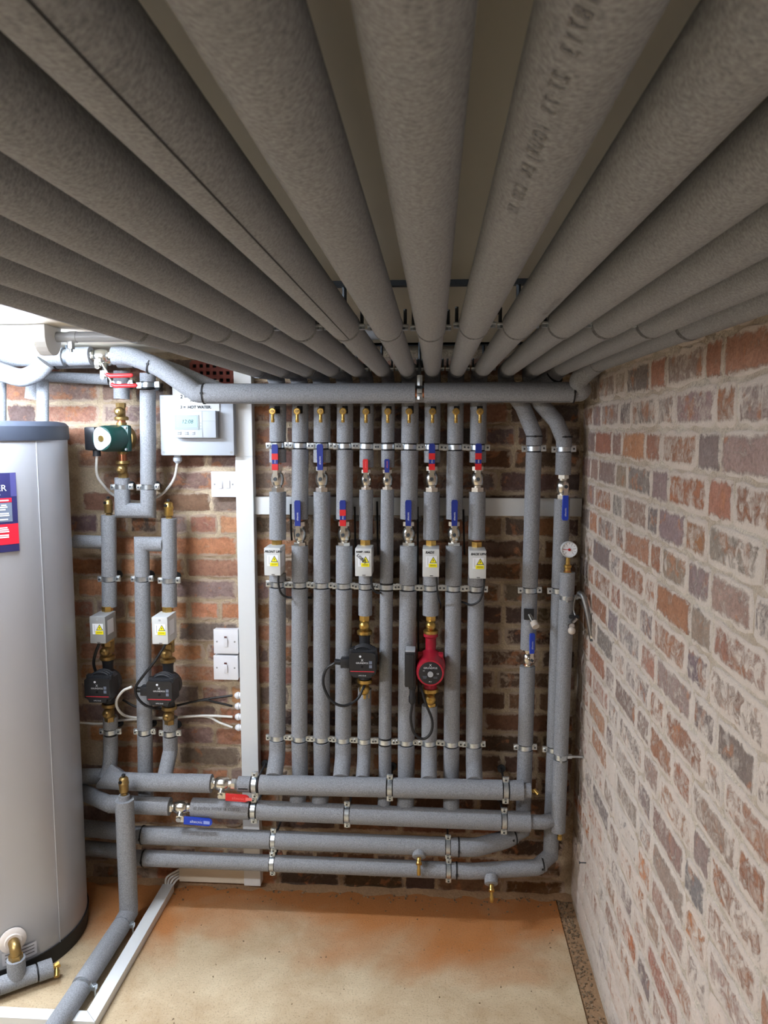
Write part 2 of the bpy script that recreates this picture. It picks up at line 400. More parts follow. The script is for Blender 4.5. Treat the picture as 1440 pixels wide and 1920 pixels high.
# rough mortar fillet at the foot of the back wall and loose grit along the right wall
b = MB(); n = 60
prof = []
for i in range(n+1):
    x = -1.2+(XR+1.2)*i/n; d = 0.030+random.uniform(-0.012, 0.012); h = 0.006+random.uniform(-0.003, 0.004)
    prof += [(x, 0, h+0.004), (x, -d*0.5, h), (x, -d, 0.0005)]
b.add(prof, [[3*i+k, 3*i+k+1, 3*i+4+k, 3*i+3+k] for i in range(n) for k in range(2)])
struct(b.build('trim_2', DIRT))
b = MB(); rnd = random.Random(3)
for i in range(760):
    t = rnd.random()
    if t < 0.6: p = Vector((rnd.gauss(0.438, 0.014), -rnd.random()**1.3*0.95-0.01, -0.004))
    elif t < 0.85: p = Vector((rnd.uniform(-0.9, 0.42), -abs(rnd.gauss(0, 0.04))-0.008, 0.001))
    else: p = Vector((rnd.uniform(-0.85, 0.4), -rnd.uniform(0, 0.8), 0.001))
    if p.x > 0.465: continue
    if p.x > 0.412: p.z = -0.004
    s_ = rnd.uniform(0.0015, 0.0048)*(1 if t < 0.85 else 0.6); q = Matrix.Rotation(rnd.random()*6, 3, 'Z') @ Matrix.Rotation(rnd.random()*3, 3, 'X')
    b.box(p, (s_*1.6, s_, s_*0.8), q)
g = b.build('grit', GRAVEL, smooth=False); g['kind'] = 'stuff'
tag(g, 'loose grit and mortar crumbs scattered along the foot of the walls', 'grit')

# ------------------------------------------------------------ pipe clip prototype (axis up, lugs left and right, standoff to the back)
def ring(bm, rin, rout, h, z=0.0, seg=24):
    bm._lathe(Vector((0, 0, z-h/2)), ZA, [(0, rin), (0, rout), (h, rout), (h, rin), (0, rin)], seg); bm.f = bm.f[:-2]
def make_clip(label, name, r=0.0195, stand=0.075, span=0.036):
    t = thing(name, label, 'pipe clip', (0, 0, 0), None)
    b = MB(); ring(b, r, r+0.0028, 0.0145); b.build('band', ZINC, t)
    b = MB(); ring(b, r-0.003, r+0.0016, 0.026); b.build('rubber_lining', RUBBER, t)
    for s in (-1, 1):
        b = MB().box((s*(span-0.0085), -0.003, 0), (0.019, 0.0035, 0.019), bev=0.001); b.box((s*(span-0.0085), 0.002, 0), (0.019, 0.0035, 0.019), bev=0.001)
        lug = b.build('lug', ZINC, t)
        b = MB().hexn((s*(span-0.0065), -0.005, 0), (s*(span-0.0065), -0.0095, 0), 0.0062); b.build('screw', ZINC, lug); MB().cyl((s*(span-0.0065), -0.0093, 0), (s*(span-0.0065), -0.0100, 0), 0.0034, 8).build('screw_recess', STEEL, t)
    b = MB().cyl((0, r, 0), (0, stand, 0), 0.004, 10); b.hexn((0, r+0.002, 0), (0, r+0.014, 0), 0.008); b.cyl((0, stand-0.004, 0), (0, stand, 0), 0.014, 14)
    b.build('standoff', STEEL, t); return t
ORD = ['first', 'second', 'third', 'fourth', 'fifth', 'sixth', 'seventh', 'eighth', 'ninth', 'tenth', 'eleventh', 'twelfth', 'thirteenth', 'fourteenth']

# ------------------------------------------------------------ ten risers on the back wall
DR = 0.09
RXT = [521, 563, 604, 647, 688, 728, 769, 811, 854, 897]; RXB = [520, 561.5, 603, 643.5, 683, 722, 762, 805, 847, 889]
def rp(k, y, d=DR):
    x = RXT[k]+(RXB[k]-RXT[k])*(y-767)/(1360-767); return at(x, y, d)
RR = [0.0265, 0.0262, 0.027, 0.0262, 0.0218, 0.0208, 0.0272, 0.0252, 0.0256, 0.0258]
ROWA = [835+0.45*k for k in range(10)]; ROWB = [1095+0.95*k for k in range(10)]; ROWC = [1382+1.4*k for k in range(10)]
GAPS = {}     # pixel ranges without foam: valves, boxes, pumps
UP = (0, 2, 7, 9); LOW = (1, 3, 6, 8)
for k in UP: GAPS[k] = [(867, 922)]
for k in LOW: GAPS[k] = [(973, 1023)]
GAPS[4] = [(876, 918)]; GAPS[5] = [(876, 918)]
for k in (0, 4, 7, 9): GAPS[k] += [(1011, 1075)]
GAPS[4] += [(1153, 1291)]; GAPS[7] += [(1153, 1322)]
CEILX = [-0.008-(7-k)*0.0738 for k in range(14)]; CZ = 1.745
H1 = lambda x: Vector((x, -0.165, 0.443+0.008*(x+0.53))) ; H2 = lambda x: Vector((x, -0.158, 0.353-0.011*(x+0.53)))
for k in range(10):
    t = thing('riser_pipe', 'grey foam-lagged riser, %s of ten counted from the white vertical trunking' % ORD[k], 'pipe', rp(k, 1460), 'lagged risers on the back wall')
    toH1 = k in (0, 3, 4, 7, 9); r = RR[k]
    ybot = (1449 if toH1 else 1497)+k*0.9
    gaps = sorted(GAPS[k]+[(ROWA[k]-7, ROWA[k]+7), (ROWB[k]-6, ROWB[k]+6.5), (ROWC[k]-5, ROWC[k]+6)])
    y = 762
    xb = rp(k, 1385).x
    end = H1(xb)+Vector((0, 0.012, 0.02)) if toH1 else H2(xb)+Vector((0, 0.012, 0.014))
    for a, b_ in gaps+[(None, None)]:
        if a is None:
            p = rp(k, y); mid = p+Vector((0, -0.004, -0.05)) if toH1 else Vector((end.x, -DR+0.004, 0.425)); MB().tube(fillet([p, mid, end], 0.06, 4), r, 20).build('foam_sleeve', FOAM, t)
        elif a > y+2:
            p, q = rp(k, y), rp(k, a)
            if y == 762:
                top = Vector((p.x, -DR, CZ)); MB().tube(fillet([q, p, top, Vector((CEILX[k], -0.205, CZ))], 0.05, 6), r-0.0005, 20).build('foam_sleeve', FOAM, t)
            else: MB().tube([p, p+(q-p)*0.5, q], [r, r*random.uniform(0.985, 1.02), r], 20).build('foam_sleeve', FOAM, t)
        if a is not None: y = max(y, b_)
    q = rp(k, 769)+Vector((0.003, -r+0.0015, 0)); MB().box(q, (0.017, 0.005, 0.022), bev=0.001).build('cut_out', HOLE, t)
    cuts = sorted(GAPS[k])
    ys = [762]+[c for g_ in cuts for c in g_]+[ybot]
    for i in range(0, len(ys), 2):
        MB().cyl(rp(k, ys[i]-3 if i else 770), rp(k, ys[i+1]+3), 0.0125, 14).build('copper_pipe', COPPER, t)
clip0 = None
for rowi, (row, nm) in enumerate(((ROWA, 'top'), (ROWB, 'middle'), (ROWC, 'bottom'))):
    for k in range(10):
        lab = 'zinc pipe clip in the %s row, on the %s riser from the trunking' % (nm, ORD[k])
        if clip0 is None: clip0 = make_clip(lab, 'pipe_clip'); clip0['group'] = 'zinc clips on the risers'; o = clip0; o.location = rp(k, row[k])
        else: o = dup(clip0, rp(k, row[k]), lab)
        o.rotation_euler = (0, random.uniform(-0.05, 0.05), 0)

# drain cocks near the top
def make_cock(label, name='drain_cock'):
    t = thing(name, label, 'drain cock')
    b = MB().cyl((0, 0.0, 0), (0, -0.03, 0), 0.0065, 12); b.lathe((0, -0.026, 0), (0, -1, 0), [(0, 0.008), (0.003, 0.0108), (0.009, 0.0108), (0.011, 0.0085)], 18)
    b.build('body', BRASS, t)
    b = MB().hexn((0, -0.037, 0), (0, -0.0405, 0), 0.0048); b.build('spindle', BRASS_D, t)
    b = MB().lathe((0, -0.031, -0.008), (0, 0, -1), [(0, 0.0052), (0.014, 0.0046), (0.015, 0.0056), (0.024, 0.0056), (0.026, 0.0045)], 14); b.build('spout', BRASS, t)
    return t
ck = None
for k in range(10):
    x = [511, 557, 601, 643, 686, 727, 767, 811, 855, 900][k]
    p = at(x, 771+0.6*(k > 3), 0.143); p.y = -0.112
    lab = 'brass drain cock near the top of the %s riser from the trunking' % ORD[k]
    if ck is None: ck = make_cock(lab); ck['group'] = 'brass drain cocks on the risers'; o = ck; o.location = p
    else: o = dup(ck, p, lab)
    q = rp(k, 771)
    # dark square cut-out in the foam behind the cock

# ball valves: body along the pipe (z up), lever in front
def make_valve(label, hand, style, s=1.0, down=False, side=False):
    t = thing('ball_valve', label, 'valve')
    b = MB()
    b.hexn((0, 0, -0.043*s), (0, 0, -0.028*s), 0.0208*s)
    b.lathe((0, 0, -0.028*s), ZA, [(0, 0.0135*s), (0.006*s, 0.0135*s), (0.008*s, 0.017*s), (0.018*s, 0.0205*s), (0.032*s, 0.0205*s), (0.043*s, 0.017*s), (0.046*s, 0.0135*s), (0.055*s, 0.0135*s)], 20)
    b.hexn((0, 0, 0.024*s), (0, 0, 0.037*s), 0.0195*s)
    b.build('body', NICKEL, t)
    b = MB().cyl((0, -0.015*s, 0), (0, -0.034*s, 0), 0.0085*s, 14); b.build('stem', NICKEL, t)
    sg = -1 if down else 1; y = -0.0355*s
    lv = MB().prism([(-0.0085*s, -0.009*s*sg), (0.0085*s, -0.009*s*sg), (0.0085*s, 0.009*s*sg), (0.0068*s, 0.013*s*sg), (0.0068*s, 0.032*s*sg), (-0.0068*s, 0.032*s*sg), (-0.0068*s, 0.013*s*sg), (-0.0085*s, 0.009*s*sg)], (0, y, 0), XA, ZA, 0.003*s).build('lever', NICKEL, t)
    MB().hexn((0, y-0.003*s, 0), (0, y-0.008*s, 0), 0.006*s).build('nut', STEEL, lv)
    def shape(a, c, w0, w1): return [(-w0, a*sg), (w0, a*sg), (w1, (c-0.006*s)*sg), (w1*0.7, c*sg), (-w1*0.7, c*sg), (-w1, (c-0.006*s)*sg)]
    L = 0.108*s if style != 'short' else 0.078*s
    hb = MB().prism(shape(0.028*s, L, 0.0085*s, 0.0098*s), (0, y+0.003*s, 0), XA, ZA, 0.008*s).build('handle', hand, t)
    if style == 'tape':
        for a in (0.028, 0.060):
            MB().prism([(-0.0096*s, a*s*sg), (0.0096*s, a*s*sg), (0.0096*s, (a+0.019)*s*sg), (-0.0096*s, (a+0.019)*s*sg)], (0, y+0.0038*s, 0), XA, ZA, 0.0096*s).build('red_tape_band', TAPE, t)
        text('altecnic', 'lettering', WPRINT, hb, (0.002, y-0.0054*s, 0.049*s*sg), ZA, -XA, 0.006, depth=0)
    else:
        text('altecnic', 'lettering', WPRINT if style == 'plain' else mat('red_print', (240, 120, 116), 0.5), hb, (0.0025, y-0.0054*s, (0.045*s if not down else -0.095*s)), ZA, -XA, 0.0085 if style == 'plain' else 0.007, depth=0)
        if style == 'plain':
            f = MB().prism([(-0.004*s, 0.083*s*sg), (0.004*s, 0.083*s*sg), (0.004*s, 0.098*s*sg), (-0.004*s, 0.098*s*sg)], (0, y-0.005*s, 0), XA, ZA, 0.0004).build('logo', WPRINT, hb) if False else None
    return t
VG = 'ball valves on the risers'
protos = {}
VAL = {0: ('tape', NAVY, 'blue lever with two red bands'), 2: ('plain', NAVY, 'blue lever'), 7: ('tape', NAVY, 'blue lever with two red bands'), 9: ('tape', NAVY, 'blue lever with two red bands'),
       1: ('plain', NAVY, 'blue lever'), 3: ('tape', NAVY, 'blue lever with two red bands'), 6: ('plain', NAVY, 'blue lever'), 8: ('plain', NAVY, 'blue lever'),
       4: ('short', RED, 'short red lever'), 5: ('short', NAVY, 'short blue lever')}
for k in range(10):
    st, m, ds = VAL[k]; y = 897 if k in UP else (1000 if k in LOW else 899)
    lab = 'ball valve, %s, on the %s riser from the trunking' % (ds, ORD[k])
    key = (st, m.name); p = rp(k, y)
    if key not in protos: protos[key] = make_valve(lab, m, st, 1.0 if st != 'short' else 0.83); protos[key]['group'] = VG; protos[key].location = p
    else: dup(protos[key], p, lab)

# valve actuator boxes
def make_box(label, body, hand=None, diag=None, side_label=True):
    t = thing('valve_actuator', label, 'actuator'); w, h, d = 0.0505, 0.086, 0.088
    cy = -0.04+0.0
    bx = MB().box((0, -0.036, 0), (w, 0.084, h), bev=0.0022).build('housing', body, t)
    fy = -0.0782
    if not hand: MB().cyl((0, fy, 0.034), (0, fy-0.0012, 0.034), 0.0035, 12).build('screw', PLATE, bx)
    MB().box((0.002, fy, -0.0395), (0.010, 0.001, 0.0016)).build('slot', HOLE, bx)
    lb = MB().box((0.001, fy-0.0002, 0.004), (0.034, 0.0006, 0.034)).build('sticker', STICKER, t)
    ly = fy-0.0007
    MB().prism([(-0.004, 0.000), (0.018, 0.000), (0.007, 0.0195)], (0, ly, 0), XA, ZA, 0.0004).build('triangle_border', INK, lb)
    MB().prism([(-0.0015, 0.0016), (0.0155, 0.0016), (0.007, 0.0166)], (0, ly-0.0004, 0), XA, ZA, 0.0003).build('triangle', YELLOW, lb)
    MB().prism([(0.0075, 0.0135), (0.0045, 0.0075), (0.0068, 0.0078), (0.0055, 0.003), (0.0095, 0.0088), (0.0072, 0.0086)], (0, ly-0.0007, 0), XA, ZA, 0.0002).build('bolt_symbol', INK, lb)
    MB().box((0.006, ly-0.0002, -0.0075), (0.025, 0.0005, 0.011)).build('yellow_panel', YELLOW, lb)
    MB().box((0.0065, ly-0.0006, -0.0072), (0.018, 0.0003, 0.0055)).build('printed_lines', YELLOWD, lb)
    MB().box((-0.0095, ly-0.0001, 0.005), (0.0006, 0.0003, 0.024)).build('printed_line', INKG, lb)
    if side_label: MB().box((w/2+0.0002, -0.04, 0.004), (0.0006, 0.045, 0.046)).build('side_sticker', STICKER, t)
    MB().hexn((0, 0, h/2-0.002), (0, 0, h/2+0.016), 0.0175).build('brass_union', BRASS, t); MB().cyl((0, 0, -h/2-0.012), (0, 0, -h/2+0.004), 0.0165, 16).build('brass_union', BRASS, t)
    if hand:
        for s, dx, sz, dz in hand: text(s, 'handwriting', INK, bx, (dx, fy, dz), XA, ZA, sz, depth=0.0004, shear=0.25)
    if diag: text(diag, 'handwriting', INK, bx, (-0.021, ly-0.0012, 0.021), (0.72, 0, -0.69), (0.69, 0, 0.72), 0.0125, depth=0.0002)
    return t
def place(o, p): o.location = p; return o
BY = {0: 1047, 4: 1048, 7: 1049, 9: 1052}
WR = {0: [('FRONT UFH', -0.0235, 0.0098, 0.0285)], 4: [('RAMP . HALL', -0.0225, 0.0076, 0.030)], 7: [('RADS', -0.017, 0.0105, 0.0290)], 9: [('BACK UFH', -0.0215, 0.0095, 0.029)]}
for k in (0, 4, 7, 9):
    nm = {0: 'grey-white actuator box marked FRONT in black pen, on the first riser', 4: 'grey-white actuator box with diagonal handwriting, above the black riser pump', 7: 'grey-white actuator box marked RADS, above the red pump', 9: 'grey-white actuator box marked BACK, on the last riser'}[k]
    o = make_box(nm, GREYP, WR[k], 'LOBBY' if k == 4 else None); place(o, rp(k, BY[k])+Vector((0, -0.004, 0.003))); o['group'] = 'valve actuator boxes on the risers'
def cable(name, label, pts, m, r=0.0035, parent=None, cat='cable'):
    b = MB().tube(spline(pts, 7), r, 10); o = b.build(name, m, parent)
    if parent is None: tag(o, label, cat)
    return o
def pxs(lst): return [at(*p) for p in lst]
cable('power_cable', 'black cable looping from the FRONT actuator box behind the second riser', pxs([(523, 1070, .15), (522, 1092, .155), (527, 1112, .15), (540, 1120, .125), (556, 1119, .045), (585, 1121, .03)]), CABB)
cable('power_cable', 'black cable hanging from the actuator box above the black riser pump', pxs([(695, 1072, .15), (696, 1090, .155), (702, 1108, .145), (711, 1112, .12), (716, 1110, .05), (712, 1130, .03)]), CABB)
cable('power_cable', 'thin black cable hanging from the actuator box marked RADS', pxs([(818, 1075, .15), (819, 1095, .15), (822, 1120, .135), (826, 1132, .10), (826, 1140, .04)]), CABB, 0.003)
cable('power_cable', 'black cable curving left from the actuator box on the last riser', pxs([(908, 1076, .15), (907, 1100, .15), (900, 1125, .145), (884, 1134, .135), (870, 1130, .10), (862, 1128, .04)]), CABB)
for i, (x, y0, y1) in enumerate(((545, 975, 1013), (665, 980, 1040), (707, 970, 1040), (783, 980, 1320), (869, 985, 1040))):
    cable('power_cable', 'thin black cable dropping down the wall %s' % ['between first and second risers', 'between fourth and fifth risers', 'between fifth and sixth risers', 'left of the red pump riser', 'between ninth and tenth risers'][i],
          pxs([(x, y0-30, .045), (x+1, (y0+y1)/2, .05), (x+2, y1, .045)]), CABB, 0.0032)

# ------------------------------------------------------------ pump valve, black pump, red pump
def pump_valve(t, p, up, flange, m=BRASS, s=1.0):
    """brass isolating valve: union nut against the pump (direction up*), ball chest with front screw"""
    a = Vector((0, 0, up)); b = MB()
    b.lathe(p, a, [(0, 0.0235*s), (0.004*s, 0.0245*s), (0.010*s, 0.0245*s), (0.013*s, 0.021*s), (0.014*s, 0.0145*s), (0.048*s, 0.0145*s)], 20)
    b.hexn(p+a*0.045*s, p+a*0.060*s, 0.0175*s)
    o = b.build('pump_valve', m, t)
    c = p+a*0.030*s
    b = MB().lathe(c, (0, -1, 0), [(0, 0.015*s), (0.016*s, 0.0165*s), (0.024*s, 0.0155*s), (0.029*s, 0.011*s), (0.031*s, 0.005*s)], 18); b.hexn(c+Vector((0, -0.030*s, 0)), c+Vector((0, -0.036*s, 0)), 0.0055*s)
    b.build('valve_spindle', m, o); return o
def make_pump_black(label, mz=BRASS, plug=True):
    t = thing('circulation_pump', label, 'pump')
    b = MB().lathe((0, 0.02, 0), (0, -1, 0), [(0, 0.03), (0.01, 0.042), (0.035, 0.044), (0.04, 0.036)], 24); b.lathe((0, 0, -0.072), ZA, [(0, 0.019), (0.012, 0.017), (0.132, 0.017), (0.144, 0.019)], 18)
    b.build('volute', BLACKM, t)
    cf = 0.041; oc = [(-cf, -cf*0.78), (-cf*0.8, -cf), (cf*0.8, -cf), (cf, -cf*0.78), (cf, cf*0.78), (cf*0.8, cf), (-cf*0.8, cf), (-cf, cf*0.78)]
    MB().prism(oc, (0, -0.02, 0), XA, ZA, 0.055).build('motor_housing', BLACKM, t)
    b = MB()
    for rr, yy in ((0.036, -0.03), (0.036, -0.044), (0.036, -0.058)):
        b.tube([Vector((rr*1.0*math.sin(a), yy, 0.018+0.031*math.cos(a))) for a in [(-1.15+2.3*i/12) for i in range(13)]], 0.0032, 8)
    b.build('cooling_rib', BLACKM, t)
    for sx in (-1, 1):
        b = MB().box((sx*0.034, -0.062, 0.038), (0.014, 0.018, 0.011), bev=0.002); b.cyl((sx*0.034, -0.07, 0.038), (sx*0.034, -0.073, 0.038), 0.004, 8); b.build('screw_boss', BLACKM, t)
    poly = [(-0.0405, -0.026), (-0.030, -0.030), (-0.027, -0.041), (0.027, -0.041), (0.030, -0.030), (0.0405, -0.026), (0.0405, 0.031), (0.034, 0.037), (-0.034, 0.037), (-0.0405, 0.031)]
    fp = MB().prism(poly, (0, -0.075, 0), XA, ZA, 0.012).build('control_panel', BLACKP, t); y = -0.0872
    MB().box((0, y, -0.0215), (0.074, 0.0006, 0.0022)).build('red_stripe', mat('stripe_red', (206, 52, 66), 0.4), fp)
    text('GRUNDFOS', 'lettering', WPRINT, fp, (0, y, 0.003), XA, ZA, 0.0072, 'CENTER', 0.0003)
    text('X', 'logo', WPRINT, fp, (0, y, 0.0105), XA, ZA, 0.011, 'CENTER', 0.0003)
    text('UPS2 25-60', 'lettering', WPRINT, fp, (0.0, y, -0.036), XA, ZA, 0.005, 'CENTER', 0.0003)
    MB().cyl((0, y, -0.006), (0, y-0.0015, -0.006), 0.0038, 12).build('button', HOLE, fp)
    MB().cyl((-0.006, y, 0.026), (-0.006, y-0.0006, 0.026), 0.0036, 12).build('indicator', WPRINT, fp)
    for i in range(2): MB().box((0.026, y, 0.007-i*0.0125), (0.0088, 0.0006, 0.0095)).build('printed_symbol', GREYL, fp)
    pump_valve(t, Vector((0, 0, 0.074)), 1, 1, mz); pump_valve(t, Vector((0, 0, -0.074)), -1, 1, mz)
    if plug:
        b = MB().box((-0.056, -0.052, -0.004), (0.028, 0.03, 0.03), bev=0.003); b.cyl((-0.056, -0.067, -0.004), (-0.056, -0.068, -0.004), 0.003, 10); b.cyl((-0.07, -0.052, -0.004), (-0.09, -0.052, -0.002), 0.009, 12)
        b.build('plug', BLACKP, t)
    return t
P5 = rp(4, 1230); o = place(make_pump_black('black circulation pump with red stripe on the fifth riser, below its actuator box'), P5+Vector((0, -0.006, 0.0))); o['group'] = 'black circulation pumps'
cable('power_cable', 'black cable loop on the left of the black riser pump', [P5+Vector(v) for v in ((-0.088, -0.058, -0.006), (-0.118, -0.058, -0.03), (-0.125, -0.065, -0.075), (-0.10, -0.068, -0.125), (-0.06, -0.066, -0.142), (-0.02, -0.05, -0.125), (0.0, -0.03, -0.09), (0.015, 0.03, -0.07))], CABB, 0.0045)
P8 = rp(7, 1240)
def make_pump_red():
    t = thing('circulation_pump', 'red circulation pump with black round faceplate on the eighth riser', 'pump')
    b = MB().lathe((0, 0.02, 0.0), (0, -1, 0), [(0, 0.03), (0.01, 0.042), (0.04, 0.045), (0.045, 0.038)], 24); b.lathe((0, 0, -0.085), ZA, [(0, 0.020), (0.008, 0.020), (0.012, 0.017), (0.165, 0.017), (0.169, 0.023), (0.178, 0.023)], 18)
    b.build('volute', PUMPRED, t)
    b = MB().lathe((0, -0.022, 0.0), (0, -1, 0), [(0, 0.046), (0.02, 0.046), (0.03, 0.0435), (0.085, 0.0425), (0.092, 0.040)], 28)
    for a in (45, 135): b.box((0.045*math.cos(math.radians(a)), -0.035, 0.045*math.sin(math.radians(a))), (0.016, 0.03, 0.016), bev=0.003)
    b.build('motor_housing', PUMPRED, t)
    fp = MB().lathe((0, -0.1125, 0.0), (0, -1, 0), [(0, 0.0355), (0.0018, 0.0355), (0.0022, 0.034)], 32).build('faceplate', BLACKP, t); y = -0.1150
    MB().cyl((0, y, -0.003), (0, y-0.003, -0.003), 0.0088, 16).build('vent_screw', PLATE, fp)
    text('X', 'logo', WPRINT, fp, (0, y, 0.021), XA, ZA, 0.011, 'CENTER', 0.0003); text('GRUNDFOS', 'lettering', WPRINT, fp, (0, y, 0.0135), XA, ZA, 0.0078, 'CENTER', 0.0003)
    text('CE', 'lettering', WPRINT, fp, (0.0225, y, -0.0035), XA, ZA, 0.006, 'CENTER', 0.0003); text('UPS', 'lettering', WPRINT, fp, (-0.02, y, 0.006), XA, ZA, 0.0035, 'CENTER', 0.0003)
    for i in range(3): MB().box((-0.017, y, -0.010-0.003*i), (0.014-0.002*i, 0.0004, 0.0009)).build('printed_line', GREYL, fp)
    for i in range(2): MB().box((0.015, y, -0.012-0.003*i), (0.012, 0.0004, 0.0009)).build('printed_line', GREYL, fp)
    text('M.1', 'lettering', WPRINT, fp, (0, y, -0.0285), XA, ZA, 0.006, 'CENTER', 0.0003)
    tb = MB().box((-0.062, -0.062, 0.002), (0.034, 0.06, 0.112), bev=0.005).build('terminal_box', BLACKP, t)
    b = MB().box((-0.064, -0.0935, 0.0), (0.026, 0.006, 0.10), bev=0.002); b.build('box_lid', BLACKP, tb)
    MB().box((-0.062, -0.065, 0.059), (0.03, 0.05, 0.006), bev=0.002).build('clear_cover', PLATE, tb)
    b = MB().lathe((-0.056, -0.07, -0.054), (0, 0, -1), [(0, 0.012), (0.01, 0.012), (0.012, 0.009), (0.03, 0.009), (0.036, 0.0115), (0.052, 0.0115), (0.06, 0.006)], 14); b.build('cable_gland', BLACKP, tb)
    pump_valve(t, Vector((0, 0, 0.093)), 1, 1, BRASS, 0.95); pump_valve(t, Vector((0, 0, -0.086)), -1, 1, BRASS, 1.05)
    return t
place(make_pump_red(), P8+Vector((0.002, -0.006, 0.0)))
cable('power_cable', 'black cable loop hanging below the red pump terminal box', [P8+Vector(v) for v in ((-0.054, -0.076, -0.115), (-0.058, -0.08, -0.16), (-0.048, -0.08, -0.205), (-0.02, -0.078, -0.225), (0.004, -0.078, -0.205), (0.008, -0.076, -0.165), (-0.012, -0.066, -0.115), (-0.03, -0.05, -0.06))], CABB, 0.0042)

# ------------------------------------------------------------ ceiling pipes with their clips
ENDY = -3.4; J1 = -1.14; J2 = -0.205
CR_ = 0.0263
def ctube(path, r): return MB().tube(path, r, 28)
def wrap(pipe_x, z, y0, r, ang, s, size, parent, m=None, dirn=1, sp=1.1):
    """print running along a ceiling pipe, curved to its surface; ang measured from straight down"""
    def f(u, v):
        a = ang+v/r*dirn; rr = r+0.0004
        return Vector((pipe_x+rr*math.sin(a), y0-u*dirn, z-rr*math.cos(a)))
    return text(s, 'printed_text', FAINT, parent, (0, 0, 0), XA, ZA, size, bend=f, spacing=sp)
cclip = None
for k in range(14):
    x = CEILX[k]; t = thing('ceiling_pipe', 'grey lagged pipe under the ceiling, %s of fourteen counted from the left' % ORD[k], 'pipe', (x, -1, CZ), 'lagged pipes under the ceiling')
    off = [0.0, 0.02, 0.0, 0.0, 0.0, 0.0, 0.01, 0.02, -0.01, 0.0, -0.01, 0.0, 0.0, 0.03][k]
    j = J1+off
    wob = random.uniform(-0.002, 0.002); gp = random.uniform(0.009, 0.016)
    s1 = ctube([(x, ENDY, CZ), (x+wob, -2.0, CZ), (x, j-gp, CZ)], CR_).build('foam_sleeve', FOAM, t)
    r2 = CR_-0.0022; last = {10: None, 11: None, 12: None, 13: None}
    ctube([(x, j+0.002, CZ), (x, j+0.022, CZ), (x, j+0.05, CZ), (x, (j+J2)/2, CZ), (x, J2-0.004 if k < 10 else (-0.25 if k != 13 else -0.37), CZ)], [CR_+0.0006, CR_, r2, r2, r2]).build('foam_sleeve', FOAM, t)
    MB().tube([(x, j-0.04, CZ), (x, j+0.012, CZ)], 0.0180, 20).build('rubber_lining', FOAM_IN, t)
    if k in (5,):
        pts = [(x-0.006, y_, CZ-CR_*0.975) for y_ in np.linspace(-2.3, j-0.012, 12)]
        MB().tube([(x+CR_*math.sin(0.35), y_, CZ-CR_*math.cos(0.35)) for y_ in np.linspace(-2.35, j-0.012, 10)], 0.0007, 6).build('seam', FOAM_IN, t)
    if k == 8: wrap(x, CZ, -2.20, CR_, -0.30, '3 18713  27:73  (OUR) EN  C20  70', 0.0125, s1, dirn=-1, sp=1.55)
    if k == 9: wrap(x, CZ, -1.55, CR_, 0.35, 'E 18/07/14  C-13  EN 1', 0.013, s1, dirn=-1)
    if k == 11: wrap(x, CZ, -1.60, CR_, 0.5, '14 13 22 mm  13 /08 EN 13', 0.015, s1, dirn=-1)
    if k == 12: wrap(x, CZ, -1.45, CR_, 0.6, '13 EN 13 CE 22', 0.012, s1, dirn=-1)
    # hanging clip: band, two lugs, two threaded rods up to the strut
    for st, (yc, nm) in enumerate(((j+0.0, 'near'), (J2, 'far'))):
        if st == 1 and k >= 10: continue
        lab = 'zinc hanging clip on the %s ceiling pipe from the left, %s strut' % (ORD[k], nm)
        if cclip is None:
            c = thing('hanging_clip', lab, 'pipe clip', (x, yc, CZ), 'hanging clips under the ceiling'); cclip = c
            O = Vector((x, yc, CZ))
            b = MB().tube([O-YA*0.006, O+YA*0.006], 0.0215, 24); b.build('band', ZINC, c)
            for sx in (-1, 1):
                MB().box(O+Vector((sx*0.0295, 0, 0)), (0.012, 0.016, 0.004), bev=0.001).build('lug', ZINC, c)
                b = MB().hexn(O+Vector((sx*0.030, 0, -0.007)), O+Vector((sx*0.030, 0, -0.002)), 0.006); b.build('nut', ZINC, c)
                b = MB().cyl(O+Vector((sx*0.030, 0, 0.002)), O+Vector((sx*0.030, 0, 0.028)), 0.0030, 8); b.build('threaded_rod', STEEL, c)
            MB().cyl(O+Vector((0, 0, 0.021)), O+Vector((0, 0, H-0.003-CZ)), 0.004, 8).build('threaded_rod', STEEL, c)
        else: dup(cclip, (x, yc, CZ), lab)
for y_, nm, nm2 in ((J1, 'nearer', 0), (J2, 'far', 1)):
    b = MB().box((-0.05, y_, H-0.003), (1.02, 0.034, 0.006)); b.box((-0.05, y_-0.0155, H-0.0045), (1.02, 0.003, 0.009))
    tag(b.build('strut_channel', STEEL, smooth=False), 'dark steel strut fixed across the ceiling above the pipes, %s one' % ('nearer' if nm2 == 0 else 'one by the wall'), 'strut', 'steel struts under the ceiling')
for i, (kx, y_) in enumerate(((4.5, J1-0.02), (5.5, J1-0.02), (8.5, J1-0.015), (9.5, J1-0.015))):
    x = -0.008-(7-kx)*0.0738
    t = thing('ceiling_anchor', 'black anchor bolt with square washer above the ceiling pipes, %s from the left' % ORD[i], 'bolt', (x, y_, H), 'anchor bolts in the near strut')
    MB().box((x, y_+0.02, H-0.015), (0.022, 0.03, 0.006), bev=0.001).build('washer', STEEL, t); b = MB().cyl((x, y_+0.02, H-0.018), (x, y_+0.02, H-0.055), 0.005, 10); b.hexn((x, y_+0.02, H-0.018), (x, y_+0.02, H-0.026), 0.009); b.build('bolt', STEEL, t)

